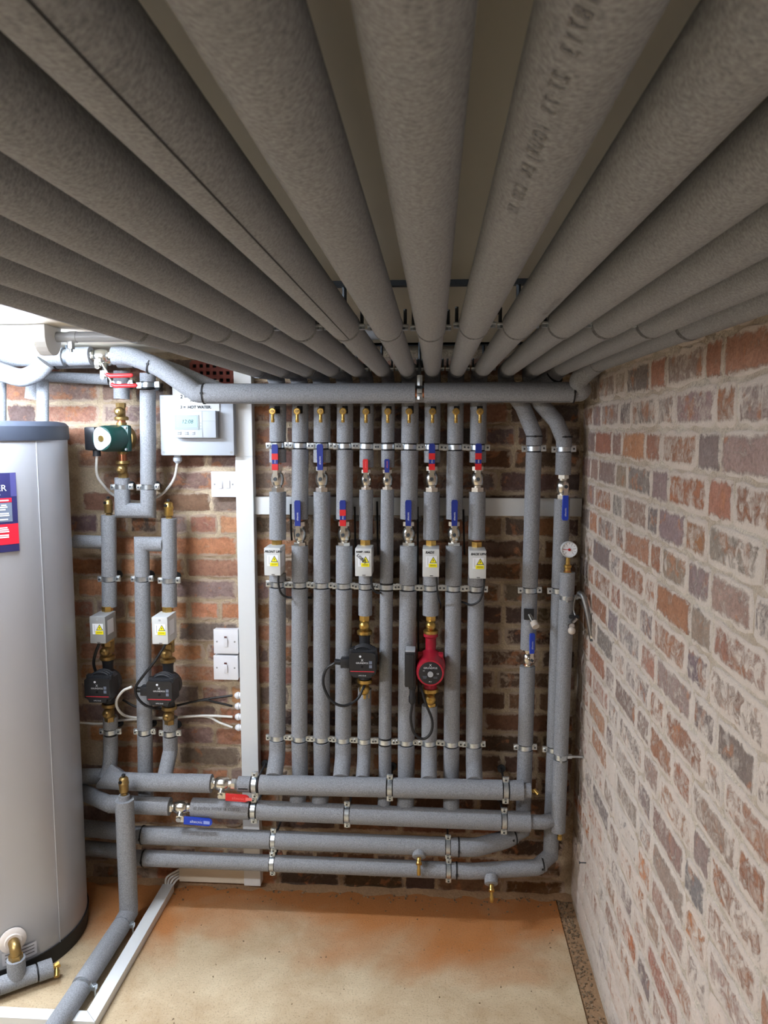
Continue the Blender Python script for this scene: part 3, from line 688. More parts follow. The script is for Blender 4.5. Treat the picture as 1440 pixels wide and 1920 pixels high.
# ------------------------------------------------------------ main cross pipes under the ceiling pipes
def tie(t, p, axis, r, w=0.0042):
    A = Vector(axis).normalized(); b = MB(); b.tube([Vector(p)-A*w/2, Vector(p)+A*w/2], r+0.0016, 24)
    up = ZA if abs(A.z) < 0.9 else YA; u = (up-A*up.dot(A)).normalized(); w_ = A.cross(u)
    b.box(Vector(p)-YA*(r+0.002)+ZA*0.0, (0.006, 0.006, 0.006)); return b.build('cable_tie', RUBBER, t)
MZ = at(700, 737, 0.225).z; MD = 0.225; MR = 0.0295
t = thing('cross_pipe', 'long grey lagged pipe crossing in front of the riser tops', 'pipe', (-0.2, -MD, MZ))
pL = at(383, 735, MD); pU = at(292, 688, MD); pV = at(212, 667, MD); xg = at(787, 735, MD).x; xr = at(1075, 735, MD).x
path = [Vector((CEILX[13], -0.375, CZ)), Vector((CEILX[13], -0.30, CZ-0.004)), Vector((CEILX[13]-0.035, -MD-0.02, MZ+0.03)), Vector((xr+0.03, -MD, MZ)), Vector((xr, -MD, MZ))]
MB().tube(fillet(path, 0.09, 6), 0.0262, 24).build('foam_sleeve', FOAM, t)
MB().tube([(xr-0.0005, -MD, MZ), ((xr+xg)/2, -MD, MZ+0.001), (xg+0.013, -MD, MZ)], MR, 28).build('foam_sleeve', FOAM, t)
MB().tube([(xg-0.013, -MD, MZ), ((pL.x+xg)/2, -MD, MZ-0.001), (pL.x, -MD, MZ)], MR, 28).build('foam_sleeve', FOAM, t)
MB().cyl((xg-0.02, -MD, MZ), (xg+0.02, -MD, MZ), 0.014, 16).build('copper_pipe', COPPER, t)
MB().tube(fillet([Vector((pL.x+0.001, -MD, MZ)), Vector((pL.x-0.02, -MD, MZ)), pU+Vector((0.01, 0, 0.0)), Vector((pV.x+0.05, -MD, pV.z+0.0)), Vector((pV.x, -MD, pV.z))], 0.22, 8), 0.0270, 28).build('foam_sleeve', FOAM, t)
MB().tube([(xg+0.02, -MD-MR*0.42, MZ-MR*0.905), (xr-0.01, -MD-MR*0.42, MZ-MR*0.905)], 0.0009, 6).build('seam', FOAM_IN, t); MB().tube([(xg-0.02, -MD-MR*0.5, MZ-MR*0.862), (pL.x+0.01, -MD-MR*0.5, MZ-MR*0.862)], 0.0008, 6).build('seam', FOAM_IN, t)
tie(t, (xr, -MD, MZ), XA, MR); tie(t, (pL.x, -MD, MZ), XA, MR); tie(t, at(283, 684, MD), (0.9, 0, -0.35), 0.0265)
# hanger in the gap
t = thing('rod_hanger', 'zinc hanger ring on a threaded rod holding the cross pipe', 'hanger', (xg, -MD, MZ))
b = MB(); b.tube([(xg-0.008, -MD, MZ), (xg+0.008, -MD, MZ)], 0.0185, 24); b.build('band', ZINC, t)
b = MB().box((xg, -MD-0.024, MZ+0.004), (0.014, 0.012, 0.012), bev=0.001); b.box((xg, -MD-0.024, MZ-0.008), (0.014, 0.012, 0.010), bev=0.001); b.hexn((xg, -MD-0.028, MZ-0.02), (xg, -MD-0.028, MZ-0.012), 0.007); b.build('lug', ZINC, t)
b = MB().cyl((xg, -MD-0.012, MZ+0.018), (xg, -MD-0.012, H), 0.0045, 10); b.build('threaded_rod', STEEL, t); MB().hexn((xg, -MD-0.012, MZ+0.02), (xg, -MD-0.012, MZ+0.05), 0.0085).build('coupling_nut', ZINC, t)
# second cross pipe hidden behind the first
SD = 0.152; t = thing('cross_pipe', 'second lagged cross pipe running behind the first, seen at its ends', 'pipe', (-0.2, -SD, MZ))
x13 = CEILX[12]
MB().tube(fillet([Vector((x13, -0.25, CZ)), Vector((x13, -0.19, CZ)), Vector((x13-0.03, -SD, MZ+0.035)), Vector((x13-0.10, -SD, MZ)), Vector((0.2, -SD, MZ))], 0.06, 6), 0.0255, 20).build('foam_sleeve', FOAM, t)
tie(t, (x13-0.012, -0.172, CZ-0.02), (0.5, -0.6, 0.6), 0.0262)
q2 = at(222, 688, SD); q2.z = pV.z-0.004
MB().tube(fillet([Vector((0.2, -SD, MZ)), Vector((pL.x+0.05, -SD, MZ)), Vector((pL.x-0.10, -SD, MZ+0.065)), Vector((q2.x+0.07, -SD, q2.z)), Vector((q2.x, -SD, q2.z))], 0.2, 8), 0.0255, 20).build('foam_sleeve', FOAM, t)
tie(t, Vector((q2.x+0.05, -SD, q2.z)), XA, 0.0262)
# valves with red levers on the two cross pipes, and the pipes beyond them to the left
def hvalve(label, hand, p, s, lever, low=False):
    t = thing('ball_valve', label, 'valve', p); b = MB()
    b.tube([p+XA*a for a in (-0.045*s, -0.028*s)], 0.019*s, 6); b.lathe(p-XA*0.03*s, XA, [(0, 0.0145*s), (0.006*s, 0.0145*s), (0.010*s, 0.019*s), (0.022*s, 0.022*s), (0.036*s, 0.022*s), (0.046*s, 0.019*s), (0.05*s, 0.0145*s), (0.062*s, 0.0145*s)], 20)
    b.tube([p+XA*a for a in (0.028*s, 0.040*s)], 0.0175*s, 6); b.build('body', NICKEL, t)
    st = p+Vector((0, -0.026*s, (-0.022 if not low else -0.048)*s)); MB().cyl(p, st, 0.0095*s, 14).build('stem', NICKEL, t)
    lever(t, st); return t
def lev_bent(t, st, q=-0.030):
    lv = MB().box(st+Vector((0, -0.003, -0.002)), (0.020, 0.010, 0.022), bev=0.002); lv.tube(fillet([st+Vector((0, -0.004, -0.002)), st+Vector((0.012, -0.008, -0.004)), st+Vector((0.034, -0.012, q)), st+Vector((0.055, -0.012, q-0.001))], 0.01, 4), 0.0035, 8); o = lv.build('lever', NICKEL, t)
    MB().tube([st+Vector((0.026, -0.012, q+0.005)), st+Vector((0.038, -0.012, q-0.001)), st+Vector((0.100, -0.012, q)), st+Vector((0.106, -0.012, q+0.001))], [0.005, 0.0062, 0.0062, 0.004], 12).build('handle', RED, t)
    b = MB().hexn(st+Vector((0, -0.006, -0.012)), st+Vector((0, -0.014, -0.014)), 0.008); b.build('nut', NICKEL, t)
vp1 = at(191, 668, MD); vp1.z = pV.z
hvalve('nickel ball valve with red lever on the front cross pipe at left', RED, vp1, 0.92, lambda t, st: lev_bent(t, st, -0.040))
vp2 = Vector((q2.x-0.036, -SD, q2.z)); hvalve('nickel ball valve with red lever on the rear cross pipe at left', RED, vp2, 0.9, lambda t, st: lev_bent(t, st, -0.038), True)
t = thing('cross_pipe', 'thick lagged pipe running left from the front red-lever valve', 'pipe', vp1)
MB().tube([(vp1.x-0.032, -MD, pV.z), (-1.08, -MD, pV.z-0.002), (-1.085, -MD, pV.z-0.002)], 0.0275, 24).build('foam_sleeve', FOAM, t)
MB().tube([(-1.10, -MD, pV.z-0.002), (-1.6, -MD, pV.z-0.004)], 0.0275, 24).build('foam_sleeve', FOAM, t)
MB().cyl((vp1.x-0.03, -MD, pV.z), (-1.6, -MD, pV.z-0.002), 0.014, 14).build('copper_pipe', COPPER, t)
t = thing('pipe_hanger', 'zinc hanger on the thick left pipe below the lamp', 'hanger', (-1.0925, -MD, pV.z))
MB().tube([(-1.097, -MD, pV.z-0.002), (-1.088, -MD, pV.z-0.002)], 0.0225, 20).build('band', ZINC, t); MB().cyl((-1.0925, -MD, pV.z+0.02), (-1.0925, -MD, H), 0.004, 8).build('threaded_rod', STEEL, t)
t = thing('cross_pipe', 'lagged pipe running left from the rear red-lever valve', 'pipe', vp2)
MB().tube(fillet([Vector((vp2.x-0.03, -SD, q2.z)), Vector((-1.22, -SD, q2.z-0.003)), Vector((-1.24, -SD, q2.z-0.12))], 0.05, 6), 0.026, 20).build('foam_sleeve', FOAM, t); tie(t, (at(107, 692, SD).x, -SD, q2.z-0.002), XA, 0.0265)
t = thing('cross_pipe', 'thin lagged pipe high on the wall behind the other two at left', 'pipe', at(130, 706, 0.07))
a = at(205, 712, 0.07); bq = at(75, 705, 0.07)
MB().tube([a, bq, bq+Vector((-0.3, 0, 0.002))], 0.017, 18).build('foam_sleeve', FOAM, t)
# two pipes dropping onto the cylinder top, and the big bend at the far left
for i, (px, lab) in enumerate(((80, 'lagged pipe rising from the cylinder top, nearest the red valves'), (0, 'lagged pipe rising from the cylinder top, at the left frame edge'))):
    d = 0.205; p0 = at(px, 785, d); p1 = at(px, 712, d); t = thing('cylinder_pipe', lab, 'pipe', Vector((p0.x, -d, 1.588)), 'lagged pipes on the cylinder top')
    MB().tube([Vector((p0.x, -d, 1.588)), Vector((p1.x, -d, p1.z))], 0.0175, 20).build('foam_sleeve', FOAM, t)
t = thing('pipe_bend', 'big lagged bend below the lamp at upper left', 'pipe', at(40, 715, 0.26))
MB().tube(spline(pxs([(85, 680, .285), (70, 697, .288), (42, 708, .29), (10, 700, .29), (-30, 685, .29), (-80, 685, .29)]), 6), 0.0265, 24).build('foam_sleeve', FOAM, t)

# ------------------------------------------------------------ right-hand risers A, B and the filling loop C
def vseg(pts_px, d): return [at(x, y, d) for x, y in pts_px]
def lin_px(p, q, y): f = (y-p[1])/(q[1]-p[1]); return p[0]+(q[0]-p[0])*f
A0, A1 = (1001, 840), (983, 1460); B0, B1 = (1057, 840), (1037, 1460)
RA = 0.0243
def ap(y, d=DR): return at(lin_px(A0, A1, y), y, d)
def bp_(y, d=DR): return at(lin_px(B0, B1, y), y, d)
t = thing('riser_pipe', 'lagged riser with curved top left of the pressure gauge', 'pipe', ap(1500))
MB().tube(fillet([ap(835), ap(815), at(980, 762, .09), Vector((CEILX[10]+0.004, -0.088, 1.705)), Vector((CEILX[10], -0.09, CZ)), Vector((CEILX[10], -0.25, CZ))], 0.045, 6), RA, 20).build('foam_sleeve', FOAM, t)
for y0, y1 in ((848, 1100), (1111, 1217), (1249, 1394), (1405, 1548)): MB().tube([ap(y0), ap((y0+y1)/2), ap(y1)], RA, 20).build('foam_sleeve', FOAM, t)
MB().cyl(ap(835), ap(1545), 0.0125, 14).build('copper_pipe', COPPER, t)
pa = ap(1548); P3D = 0.16; P3Z = at(700, 1582, P3D).z
MB().tube([pa, Vector((pa.x-0.002, -DR, P3Z+0.025)), Vector((pa.x-0.05, -DR-0.022, P3Z+0.008))], RA, 20).build('foam_elbow', FOAM, t)
tie(t, ap(818), ZA, RA)
t = thing('riser_pipe', 'lagged riser with curved top nearest the right wall', 'pipe', bp_(1500))
MB().tube(fillet([bp_(838), bp_(825), at(1043, 790, .092), at(1012, 755, .09), Vector((CEILX[11]+0.004, -0.088, 1.705)), Vector((CEILX[11], -0.09, CZ)), Vector((CEILX[11], -0.25, CZ))], 0.045, 6), RA, 20).build('foam_sleeve', FOAM, t)
for y0, y1 in ((848, 890), (935, 1101), (1112, 1398), (1409, 1600)): MB().tube([bp_(y0), bp_((y0+y1)/2), bp_(y1)], RA, 20).build('foam_sleeve', FOAM, t)
MB().cyl(bp_(838), bp_(1590), 0.0125, 14).build('copper_pipe', COPPER, t)
pb = bp_(1600); P4D = 0.165; P4Z = at(700, 1626, P4D).z
MB().tube([pb, Vector((pb.x-0.001, -DR-0.005, P4Z+0.022)), Vector((pb.x-0.045, -DR-0.035, P4Z))], RA, 20).build('foam_elbow', FOAM, t)
tie(t, bp_(819), ZA, RA)
for nm, fn, rows_ in (('left of the pressure gauge', ap, (841, 1106, 1400)), ('nearest the right wall', bp_, (842, 1107, 1404))):
    for y, rn in zip(rows_, ('upper', 'middle', 'lower')):
        dup(clip0, fn(y), 'zinc pipe clip, %s of three, on the riser %s' % (rn, nm))
# B's valve: lever hanging down
vb = make_valve('nickel ball valve with blue lever hanging down, above the pressure gauge', BLUE, 'plain', 0.95, down=True); place(vb, bp_(911)); vb.rotation_euler = (0, 0, 0.12)
va = make_valve('nickel ball valve with blue lever pointing up, on the riser beside the filling tap', BLUE, 'plain', 0.80); place(va, ap(1233)+Vector((0, -0.002, 0))); va.rotation_euler = (0, 0, 0.30)
# branch C: gauge on top
C0, C1 = (1064, 1073), (1046, 1560); CDp = 0.148
def cp(y): return at(lin_px(C0, C1, y), y, CDp)
t = thing('riser_pipe', 'short lagged pipe under the pressure gauge, in front of the last riser', 'pipe', cp(1555))
for y0, y1 in ((1073, 1116), (1124, 1413), (1424, 1558)): MB().tube([cp(y0), cp((y0+y1)/2), cp(y1)], 0.0228, 20).build('foam_sleeve', FOAM, t)
MB().cyl(cp(1070), cp(1556), 0.0115, 14).build('copper_pipe', COPPER, t)
p = cp(1560); MB().lathe(p+Vector((0.006, 0, 0.01)), (0, 0, -1), [(0, 0.006), (0.02, 0.006), (0.022, 0.0078), (0.034, 0.0078)], 12).build('drain_spout', BRASS, t)
t = thing('pressure_gauge', 'round white pressure gauge with red needle on a brass stem', 'gauge', cp(1072))
g0 = cp(1072); gc = cp(1029)+Vector((0, -0.01, 0))
b = MB().lathe(g0-ZA*0.004, ZA, [(0, 0.0125), (0.004, 0.0125), (0.006, 0.010), (0.016, 0.010), (0.018, 0.012), (0.024, 0.012), (0.027, 0.007), (0.048, 0.006)], 16); b.build('stem', BRASS, t)
b = MB(); b._lathe(gc+YA*0.014, Vector((0, -1, 0)), [(0, 0.020), (0.002, 0.0235), (0.022, 0.0245), (0.024, 0.0235), (0.024, 0.0222), (0.020, 0.0220)], 32); cse = b.build('case', GREYP, t)
dl = MB().lathe(gc-YA*0.0062, (0, -1, 0), [(0, 0.0218), (0.0006, 0.0218)], 32).build('dial', STICKER, t)
b = MB()
for i in range(11):
    a = math.radians(225-27*i); c_ = gc+Vector((0.0185*math.cos(a), -0.0072, 0.0185*math.sin(a))); b.box(c_, (0.0042, 0.0003, 0.0009), Matrix.Rotation(-a, 3, 'Y'))
b.build('scale_mark', INK, dl)
for i in range(0, 11, 2):
    a = math.radians(225-27*i); text(str(i//2), 'lettering', INK, dl, gc+Vector((0.0135*math.cos(a), -0.0068, 0.0135*math.sin(a)-0.0018)), XA, ZA, 0.0052, 'CENTER', 0.0003)
b = MB().box(gc+Vector((-0.008, -0.0078, 0)), (0.022, 0.0005, 0.0014)); b.cyl(gc-YA*0.0075, gc-YA*0.0095, 0.004, 12); b.build('needle', mat('needle_red', (190, 24, 30), 0.4), t)
# clips of branch C fixed to the right wall
for y, nm in ((1120, 'upper'), (1418, 'lower')):
    p = cp(y); t = thing('pipe_clip', 'zinc pipe clip fixed to the right wall, %s of two' % nm, 'pipe clip', p, 'clips fixed to the right wall')
    b = MB(); b._lathe(p-ZA*0.008, ZA, [(0, 0.0185), (0, 0.0205), (0.016, 0.0205), (0.016, 0.0185)], 20); b.build('band', ZINC, t)
    b = MB(); b._lathe(p-ZA*0.0115, ZA, [(0, 0.016), (0, 0.019), (0.023, 0.019), (0.023, 0.016)], 20); b.build('rubber_lining', RUBBER, t)
    for dy in (-1, 1): MB().box(p+Vector((-0.004, dy*0.027, 0)), (0.006, 0.016, 0.016), bev=0.001).build('lug', ZINC, t)
    b = MB().tube([p+XA*0.019, Vector((XR-0.002, p.y, p.z))], 0.004, 10); b.tube([p+XA*0.02, p+XA*0.034], 0.008, 6); b.build('standoff', ZINC, t)
# filling loop: tap on C, braided hose, capped inlet on A
pt = at(1070, 1172, 0.185); t = thing('filling_tap', 'chrome filling tap below the braided hose', 'tap', pt)
b = MB().cyl(cp(1168), pt, 0.008, 14); b.lathe(pt+YA*0.004, (0, -1, 0), [(0, 0.009), (0.008, 0.0105), (0.016, 0.0105), (0.02, 0.008)], 18); b.cyl(pt+YA*0.01, pt+Vector((0.02, 0.012, 0.018)), 0.006, 12); b.build('body', CHROME, t)
MB().ball(pt+Vector((0.0, -0.020, -0.012)), 0.0115, 16).build('cap', mat('pale_cap', (206, 196, 184), 0.4), t); MB().box(pt+Vector((0.012, 0.014, 0.022)), (0.03, 0.012, 0.010), bev=0.003).build('handle', BLACKP, t)
hz = [pt+Vector((0.018, 0.014, 0.02)), at(1075, 1140, .16), at(1079, 1120, .165), at(1086, 1112, .18), at(1094, 1120, .20), at(1103, 1155, .215), at(1108, 1185, .22), at(1109, 1190, .22)]
t = thing('braided_hose', 'short braided steel filling hose hanging by the right wall', 'hose', hz[-1])
MB().tube(spline(hz[3:], 7), 0.0082, 14).build('braid', BRAID, t); MB().tube(spline(hz[:4], 6), 0.0032, 10).build('inner_hose', BRAID, t)
b = MB().cyl(hz[-2], hz[-1]+(hz[-1]-hz[-2])*1.2, 0.0078, 14); b.build('ferrule', CHROME, t); MB().cyl(hz[-1]+(hz[-1]-hz[-2])*1.2, hz[-1]+(hz[-1]-hz[-2])*2.2, 0.009, 6).build('nut', STEEL, t)
pi = ap(1152, 0.118); t = thing('filling_inlet', 'capped filling inlet poking through black square collar on the riser', 'inlet', pi)
MB().box(pi+Vector((0, 0.004, 0)), (0.030, 0.014, 0.034), bev=0.002).build('collar', BLACKP, t); b = MB().cyl(pi+Vector((0.002, 0, -0.002)), pi+Vector((0.012, -0.026, -0.022)), 0.0075, 14); b.build('spout', NICKEL, t)
b = MB().cyl(pi+Vector((0.012, -0.022, -0.019)), pi+Vector((0.017, -0.036, -0.03)), 0.0115, 16); b.build('cap', mat('pale_cap', (206, 196, 184)), t)

# ------------------------------------------------------------ header pipes along the bottom
def hclip(label, p, r=0.022, stand=0.15):
    o = dup(hproto, p, label) if hproto else None
    return o
hproto = make_clip('zinc clip holding the upper header pipe, nearest the white trunking', 'pipe_clip', 0.0245, 0.155, 0.042); hproto['group'] = 'zinc clips on the header pipes'
hproto.rotation_euler = (0, math.pi/2, 0)
hx = [(478, 1468), (731, 1478), (949, 1482)]
p = at(478, 1469, 0.165); hproto.location = H1(p.x)
def xat(px, py, d): return at(px, py, d).x
H1R, H2R = 0.0305, 0.0305
dup(hproto, H1(xat(731, 1477, .165)), 'zinc clip holding the upper header pipe, at its middle'); dup(hproto, H1(xat(948, 1482, .165)), 'zinc clip holding the upper header pipe, at its right end')
t = thing('header_pipe', 'upper lagged header pipe that five risers stand on', 'pipe', H1(-0.2))
xs = [xat(481, 1470, .165)+0.012, xat(731, 1477, .165)-0.011, xat(731, 1477, .165)+0.011, xat(948, 1482, .165)-0.011, xat(948, 1482, .165)+0.012, xat(981, 1483, .165)]
for i in (0, 2, 4): MB().tube([H1(xs[i]), H1((xs[i]+xs[i+1])/2), H1(xs[i+1])], H1R, 26).build('foam_sleeve', FOAM, t)
MB().cyl(H1(xs[5]), H1(xat(995, 1486, .165)), 0.0225, 20).build('foam_cap', FOAM, t); MB().cyl(H1(xs[0]-0.04), H1(xs[5]), 0.0175, 16).build('copper_pipe', COPPER, t)
pe = H1(xat(995, 1486, .165)); b = MB().cyl(pe, pe+Vector((0.012, -0.004, 0)), 0.006, 10); b.cyl(pe+Vector((0.010, -0.002, 0.004)), pe+Vector((0.022, -0.012, -0.006)), 0.006, 12); b.build('drain_plug', BRASS, t)
# left part of the upper header with mitred corner, then valve with red lever
xv1 = xat(396, 1463, .165); t = thing('header_pipe', 'lagged header pipe on the left feeding the red-lever valve', 'pipe', H1(xv1-0.2))
xm = xat(205, 1463, .165)
MB().tube([at(222, 1440, 0.10), at(206, 1463, 0.12), H1(xm+0.09), H1(xv1)], [0.028, 0.0285, 0.0285, 0.0285], 22).build('foam_sleeve', FOAM, t)
MB().tube([at(216, 1455, .075), at(140, 1456, .075)], 0.026, 20).build('foam_sleeve', FOAM, t)
MB().cyl(H1(xat(352, 1463, .165)), H1(xv1+0.001), 0.0292, 22).build('foam_collar', FOAM, t)
def lev_flat(hand, dz, L=0.10, w=0.0105):
    def f(t, st):
        lv = MB().box(st+Vector((0.004, -0.004, -0.002)), (0.024, 0.005, 0.020), bev=0.001).build('lever', NICKEL, t)
        MB().tube([st+Vector((0, -0.006, -0.001)), st+Vector((0, -0.013, -0.002))], 0.008, 6).build('nut', NICKEL, t)
        o = st+Vector((0.018, -0.004, -0.004)); ux = Vector((1, 0, -0.05)); uy = Vector((0.05, 0, 1))
        h = MB().prism([(0, -w), (L-0.012, -w), (L-0.003, -w*0.6), (L, 0), (L-0.003, w*0.6), (L-0.012, w), (0, w)], o, ux, uy, 0.008).build('handle', hand, t)
        text('altecnic', 'lettering', WPRINT if hand is BLUE else mat('red_print', (240, 120, 116)), h, o+Vector((0.02, -0.0084, -0.005)), ux, uy, 0.0135, depth=0.0002)
        MB().prism([(0.064, -0.0052), (0.084, -0.0052), (0.084, 0.0052), (0.064, 0.0052)], o-YA*0.008, ux, uy, 0.0005).build('logo', mat('logo_pale', (150, 170, 235)) if hand is BLUE else mat('red_print', (240, 120, 116)), h)
    return f
pv = H1(xat(418, 1465, .165)); hvalve('nickel ball valve with flat red lever on the upper header pipe', RED, pv, 1.02, lev_flat(RED, 0, 0.075, 0.0105))
xq = xat(447, 1466, .165); t = thing('pipe_stub', 'short split foam stub between the red-lever valve and clip', 'pipe', H1(xq)); MB().cyl(H1(xq), H1(xat(471, 1467, .165)), 0.0245, 22).build('foam_sleeve', FOAM, t)
MB().box(H1((xq+xat(471, 1467, .165))/2)+Vector((0, -0.0242, -0.004)), (0.03, 0.002, 0.003)).build('slit', HOLE, t)
# lower header
t = thing('header_pipe', 'second lagged header pipe, behind and below the upper one', 'pipe', H2(-0.2))
D2 = .158
x2 = [xat(361, 1514, D2), xat(472, 1518, D2)-0.006, xat(480, 1519, D2)+0.006, xat(651, 1525, D2)-0.010, xat(651, 1525, D2)+0.010, xat(945, 1534, D2)-0.010, xat(945, 1534, D2)+0.010, xat(994, 1537, D2)]
for i in (0, 2, 4, 6): MB().tube([H2(x2[i]), H2((x2[i]+x2[i+1])/2), H2(x2[i+1])], H2R, 26).build('foam_sleeve', FOAM, t)
pc = cp(1538); MB().tube([H2(x2[7]), Vector((x2[7]+0.04, -D2, H2(0.33).z)), Vector((pc.x-0.012, pc.y+0.008, pc.z))], 0.0222, 20).build('foam_branch', FOAM, t); MB().cyl(H2(x2[0]), H2(x2[7]), 0.0175, 16).build('copper_pipe', COPPER, t)
def f_(u, v):
    a = 0.3-v/0.0305; return Vector((x2[0]+0.01+u, -D2-0.0309*math.cos(a), H2(x2[0]).z+0.0309*math.sin(-a)+0.018))
text('BE JSEVDNI  FITTER 18  CLIX 22', 'printed_text', INKG, t, (0, 0, 0), XA, ZA, 0.012, bend=lambda u, v: Vector((x2[0]+0.012+u*0.9, -D2-0.0308*math.cos(v/0.0308+0.25), H2(x2[0]).z+0.0308*math.sin(v/0.0308+0.25))))
for px, py, nm in ((476, 1518, 'beside the white trunking'), (651, 1525, 'at its middle'), (945, 1534, 'at its right end')):
    o = dup(hproto, H2(xat(px, py, D2)), 'zinc clip holding the second header pipe, %s' % nm)
    for ch in o.children:
        if ch.name.startswith('standoff'): ch.scale = (1, 1, 1)
t = thing('header_pipe', 'lagged header pipe on the left feeding the blue-lever valve', 'pipe', H2(-0.9))
xv2 = xat(319, 1512, D2); MB().tube([H2(xat(206, 1508, D2)), H2(xv2)], 0.0285, 22).build('foam_sleeve', FOAM, t); MB().tube(fillet([H2(xat(206, 1508, D2)), H2(-1.05), Vector((-1.17, -0.085, H2(-1.1).z))], 0.1, 4), 0.026, 22).build('foam_sleeve', FOAM, t)
pv = H2(xat(341, 1513, D2)); hvalve('nickel ball valve with flat blue lever on the second header pipe', BLUE, pv, 1.02, lev_flat(BLUE, 0, 0.092, 0.0115))
# two return pipes below
def lowpipe(nm, d, z, xL, xE, clipx, bend_to, dia, tee, label):
    zl_ = at(175, 1555 if nm == 'p3' else 1592, .07).z; t = thing('return_pipe', label, 'pipe', (-0.2, -d, z)); zz = lambda x: z-0.004*(x+0.2)
    V = lambda x: Vector((x, -d, zz(x)))
    c1, c2, bx = clipx
    MB().tube(fillet([Vector((-1.185, -0.064, zl_)), Vector((-1.04, -0.072, zl_-0.004)), Vector((xL-0.05, -d, zz(xL))), V(xL)], 0.1, 5), dia-0.001, 22).build('foam_sleeve', FOAM, t)
    MB().tube([V(xL), V((xL+c1)/2), V(c1-0.009)], dia, 24).build('foam_sleeve', FOAM, t); MB().tube([V(c1+0.009), V((c2+c1)/2), V(c2-0.009)], dia, 24).build('foam_sleeve', FOAM, t)
    MB().tube([V(c2+0.009), V(bx)], dia, 24).build('foam_sleeve', FOAM, t); MB().tube(fillet([V(bx), V(bx+0.05)]+bend_to, 0.10, 6), dia-0.0006, 24).build('foam_sleeve', FOAM, t)
    MB().cyl(V(xL), V(bx), 0.013, 14).build('copper_pipe', COPPER, t)
    tie(t, V(bx), XA, dia); tie(t, bend_to[-1]+(bend_to[-2]-bend_to[-1])*0.15 if len(bend_to) > 1 else bend_to[-1], (bend_to[-1]-V(bx+0.05)), dia-0.0006); tie(t, V(xL), XA, dia)
    # foam boss with drain cock, pointing out and down
    p = V(tee); dr = Vector((0, -0.78, -0.62)); b = MB().lathe(p+dr*0.012, dr, [(0, 0.021), (0.024, 0.021), (0.026, 0.018)], 20); b.build('foam_boss', FOAM, t)
    q = p+dr*0.036; b = MB().cyl(q, q+dr*0.016, 0.007, 12); b.lathe(q+dr*0.014, dr, [(0, 0.0065), (0.003, 0.0095), (0.009, 0.0095), (0.011, 0.006)], 16); b.lathe(q+dr*0.02, (0, -0.12, -1), [(0, 0.005), (0.016, 0.005), (0.018, 0.0062), (0.034, 0.0062), (0.036, 0.005)], 12); b.build('drain_cock', BRASS, t)
    return V
d3 = P3D; V3 = lowpipe('p3', d3, P3Z, xat(268, 1572, d3), 0, (xat(513, 1577, d3), xat(840, 1585, d3), xat(860, 1587, d3)), [Vector((pa.x-0.055, -DR-0.026, P3Z+0.006)), Vector((pa.x-0.03, -DR-0.012, P3Z+0.014))], 0.0285, xat(786, 1583, d3), 'upper return pipe, lagged, curving up into the riser at right')
d4 = P4D; V4 = lowpipe('p4', d4, P4Z, xat(270, 1612, d4), 0, (xat(511, 1621, d4), xat(841, 1636, d4), xat(856, 1637, d4)), [Vector((pb.x-0.05, -DR-0.04, P4Z-0.002)), Vector((pb.x-0.03, -DR-0.028, P4Z+0.004))], 0.0255, xat(920, 1640, d4), 'lowest lagged return pipe, just above the floor')
for V, (px, py, d), nm in ((V3, (513, 1577, d3), 'upper return pipe, left'), (V3, (840, 1585, d3), 'upper return pipe, right'), (V4, (511, 1621, d4), 'lowest return pipe, left'), (V4, (841, 1636, d4), 'lowest return pipe, right')):
    dup(hproto, V(xat(px, py, d)), 'zinc clip on the %s of two' % nm, scale=0.92)

# ------------------------------------------------------------ front post and floor pipe
pp = onz(241, 1706, 0.05); PX, PYY = pp.x, pp.y; post_top = at(248, 1500, -PYY).z
t = thing('floor_pipe', 'lagged pipe rising from the floor beside the cylinder, then running forward', 'pipe', (PX, PYY, 0))
MB().tube([(PX+0.001, PYY, 0.072), (PX, PYY, post_top)], [0.0285, 0.0285], 26).build('foam_sleeve', FOAM, t)
MB().cyl((PX, PYY, post_top-0.01), (PX, PYY, post_top+0.016), 0.017, 20).build('foam_collar', FOAM, t)
MB().tube([(PX+0.001, PYY, 0.0725), (PX, PYY, 0.040), (PX, PYY-0.055, 0.036)], 0.0285, 26).build('foam_elbow', FOAM, t)
MB().tube([(PX, PYY-0.06, 0.036), (PX-0.004, PYY-0.32, 0.036)], 0.0285, 26).build('foam_sleeve', FOAM, t); MB().tube([(PX-0.004, PYY-0.33, 0.034), (PX-0.012, PYY-0.9, 0.034)], 0.0275, 26).build('foam_sleeve', FOAM, t)
MB().cyl((PX, PYY-0.04, 0.034), (PX-0.01, PYY-0.85, 0.034), 0.014, 16).build('copper_pipe', COPPER, t)
for i, dy in enumerate((0.0575, 0.325)):
    c = Vector((PX, PYY-dy, 0.036)); t = thing('pipe_clip', 'zinc clip on the floor pipe, %s the post' % ('next to' if i == 0 else 'farther from'), 'pipe clip', c, 'clips on the floor pipe')
    MB().tube([c-YA*0.007, c+YA*0.007], 0.0255, 22).build('band', ZINC, t)
    MB().box(c+Vector((0.034, 0, 0.002)), (0.014, 0.014, 0.012), bev=0.001).build('lug', ZINC, t); b = MB().cyl(c+Vector((0.036, 0, -0.034)), c+Vector((0.036, 0, 0.004)), 0.0028, 8); b.hexn(c+Vector((0.036, 0, 0.006)), c+Vector((0.036, 0, 0.012)), 0.006); b.build('bolt', ZINC, t)
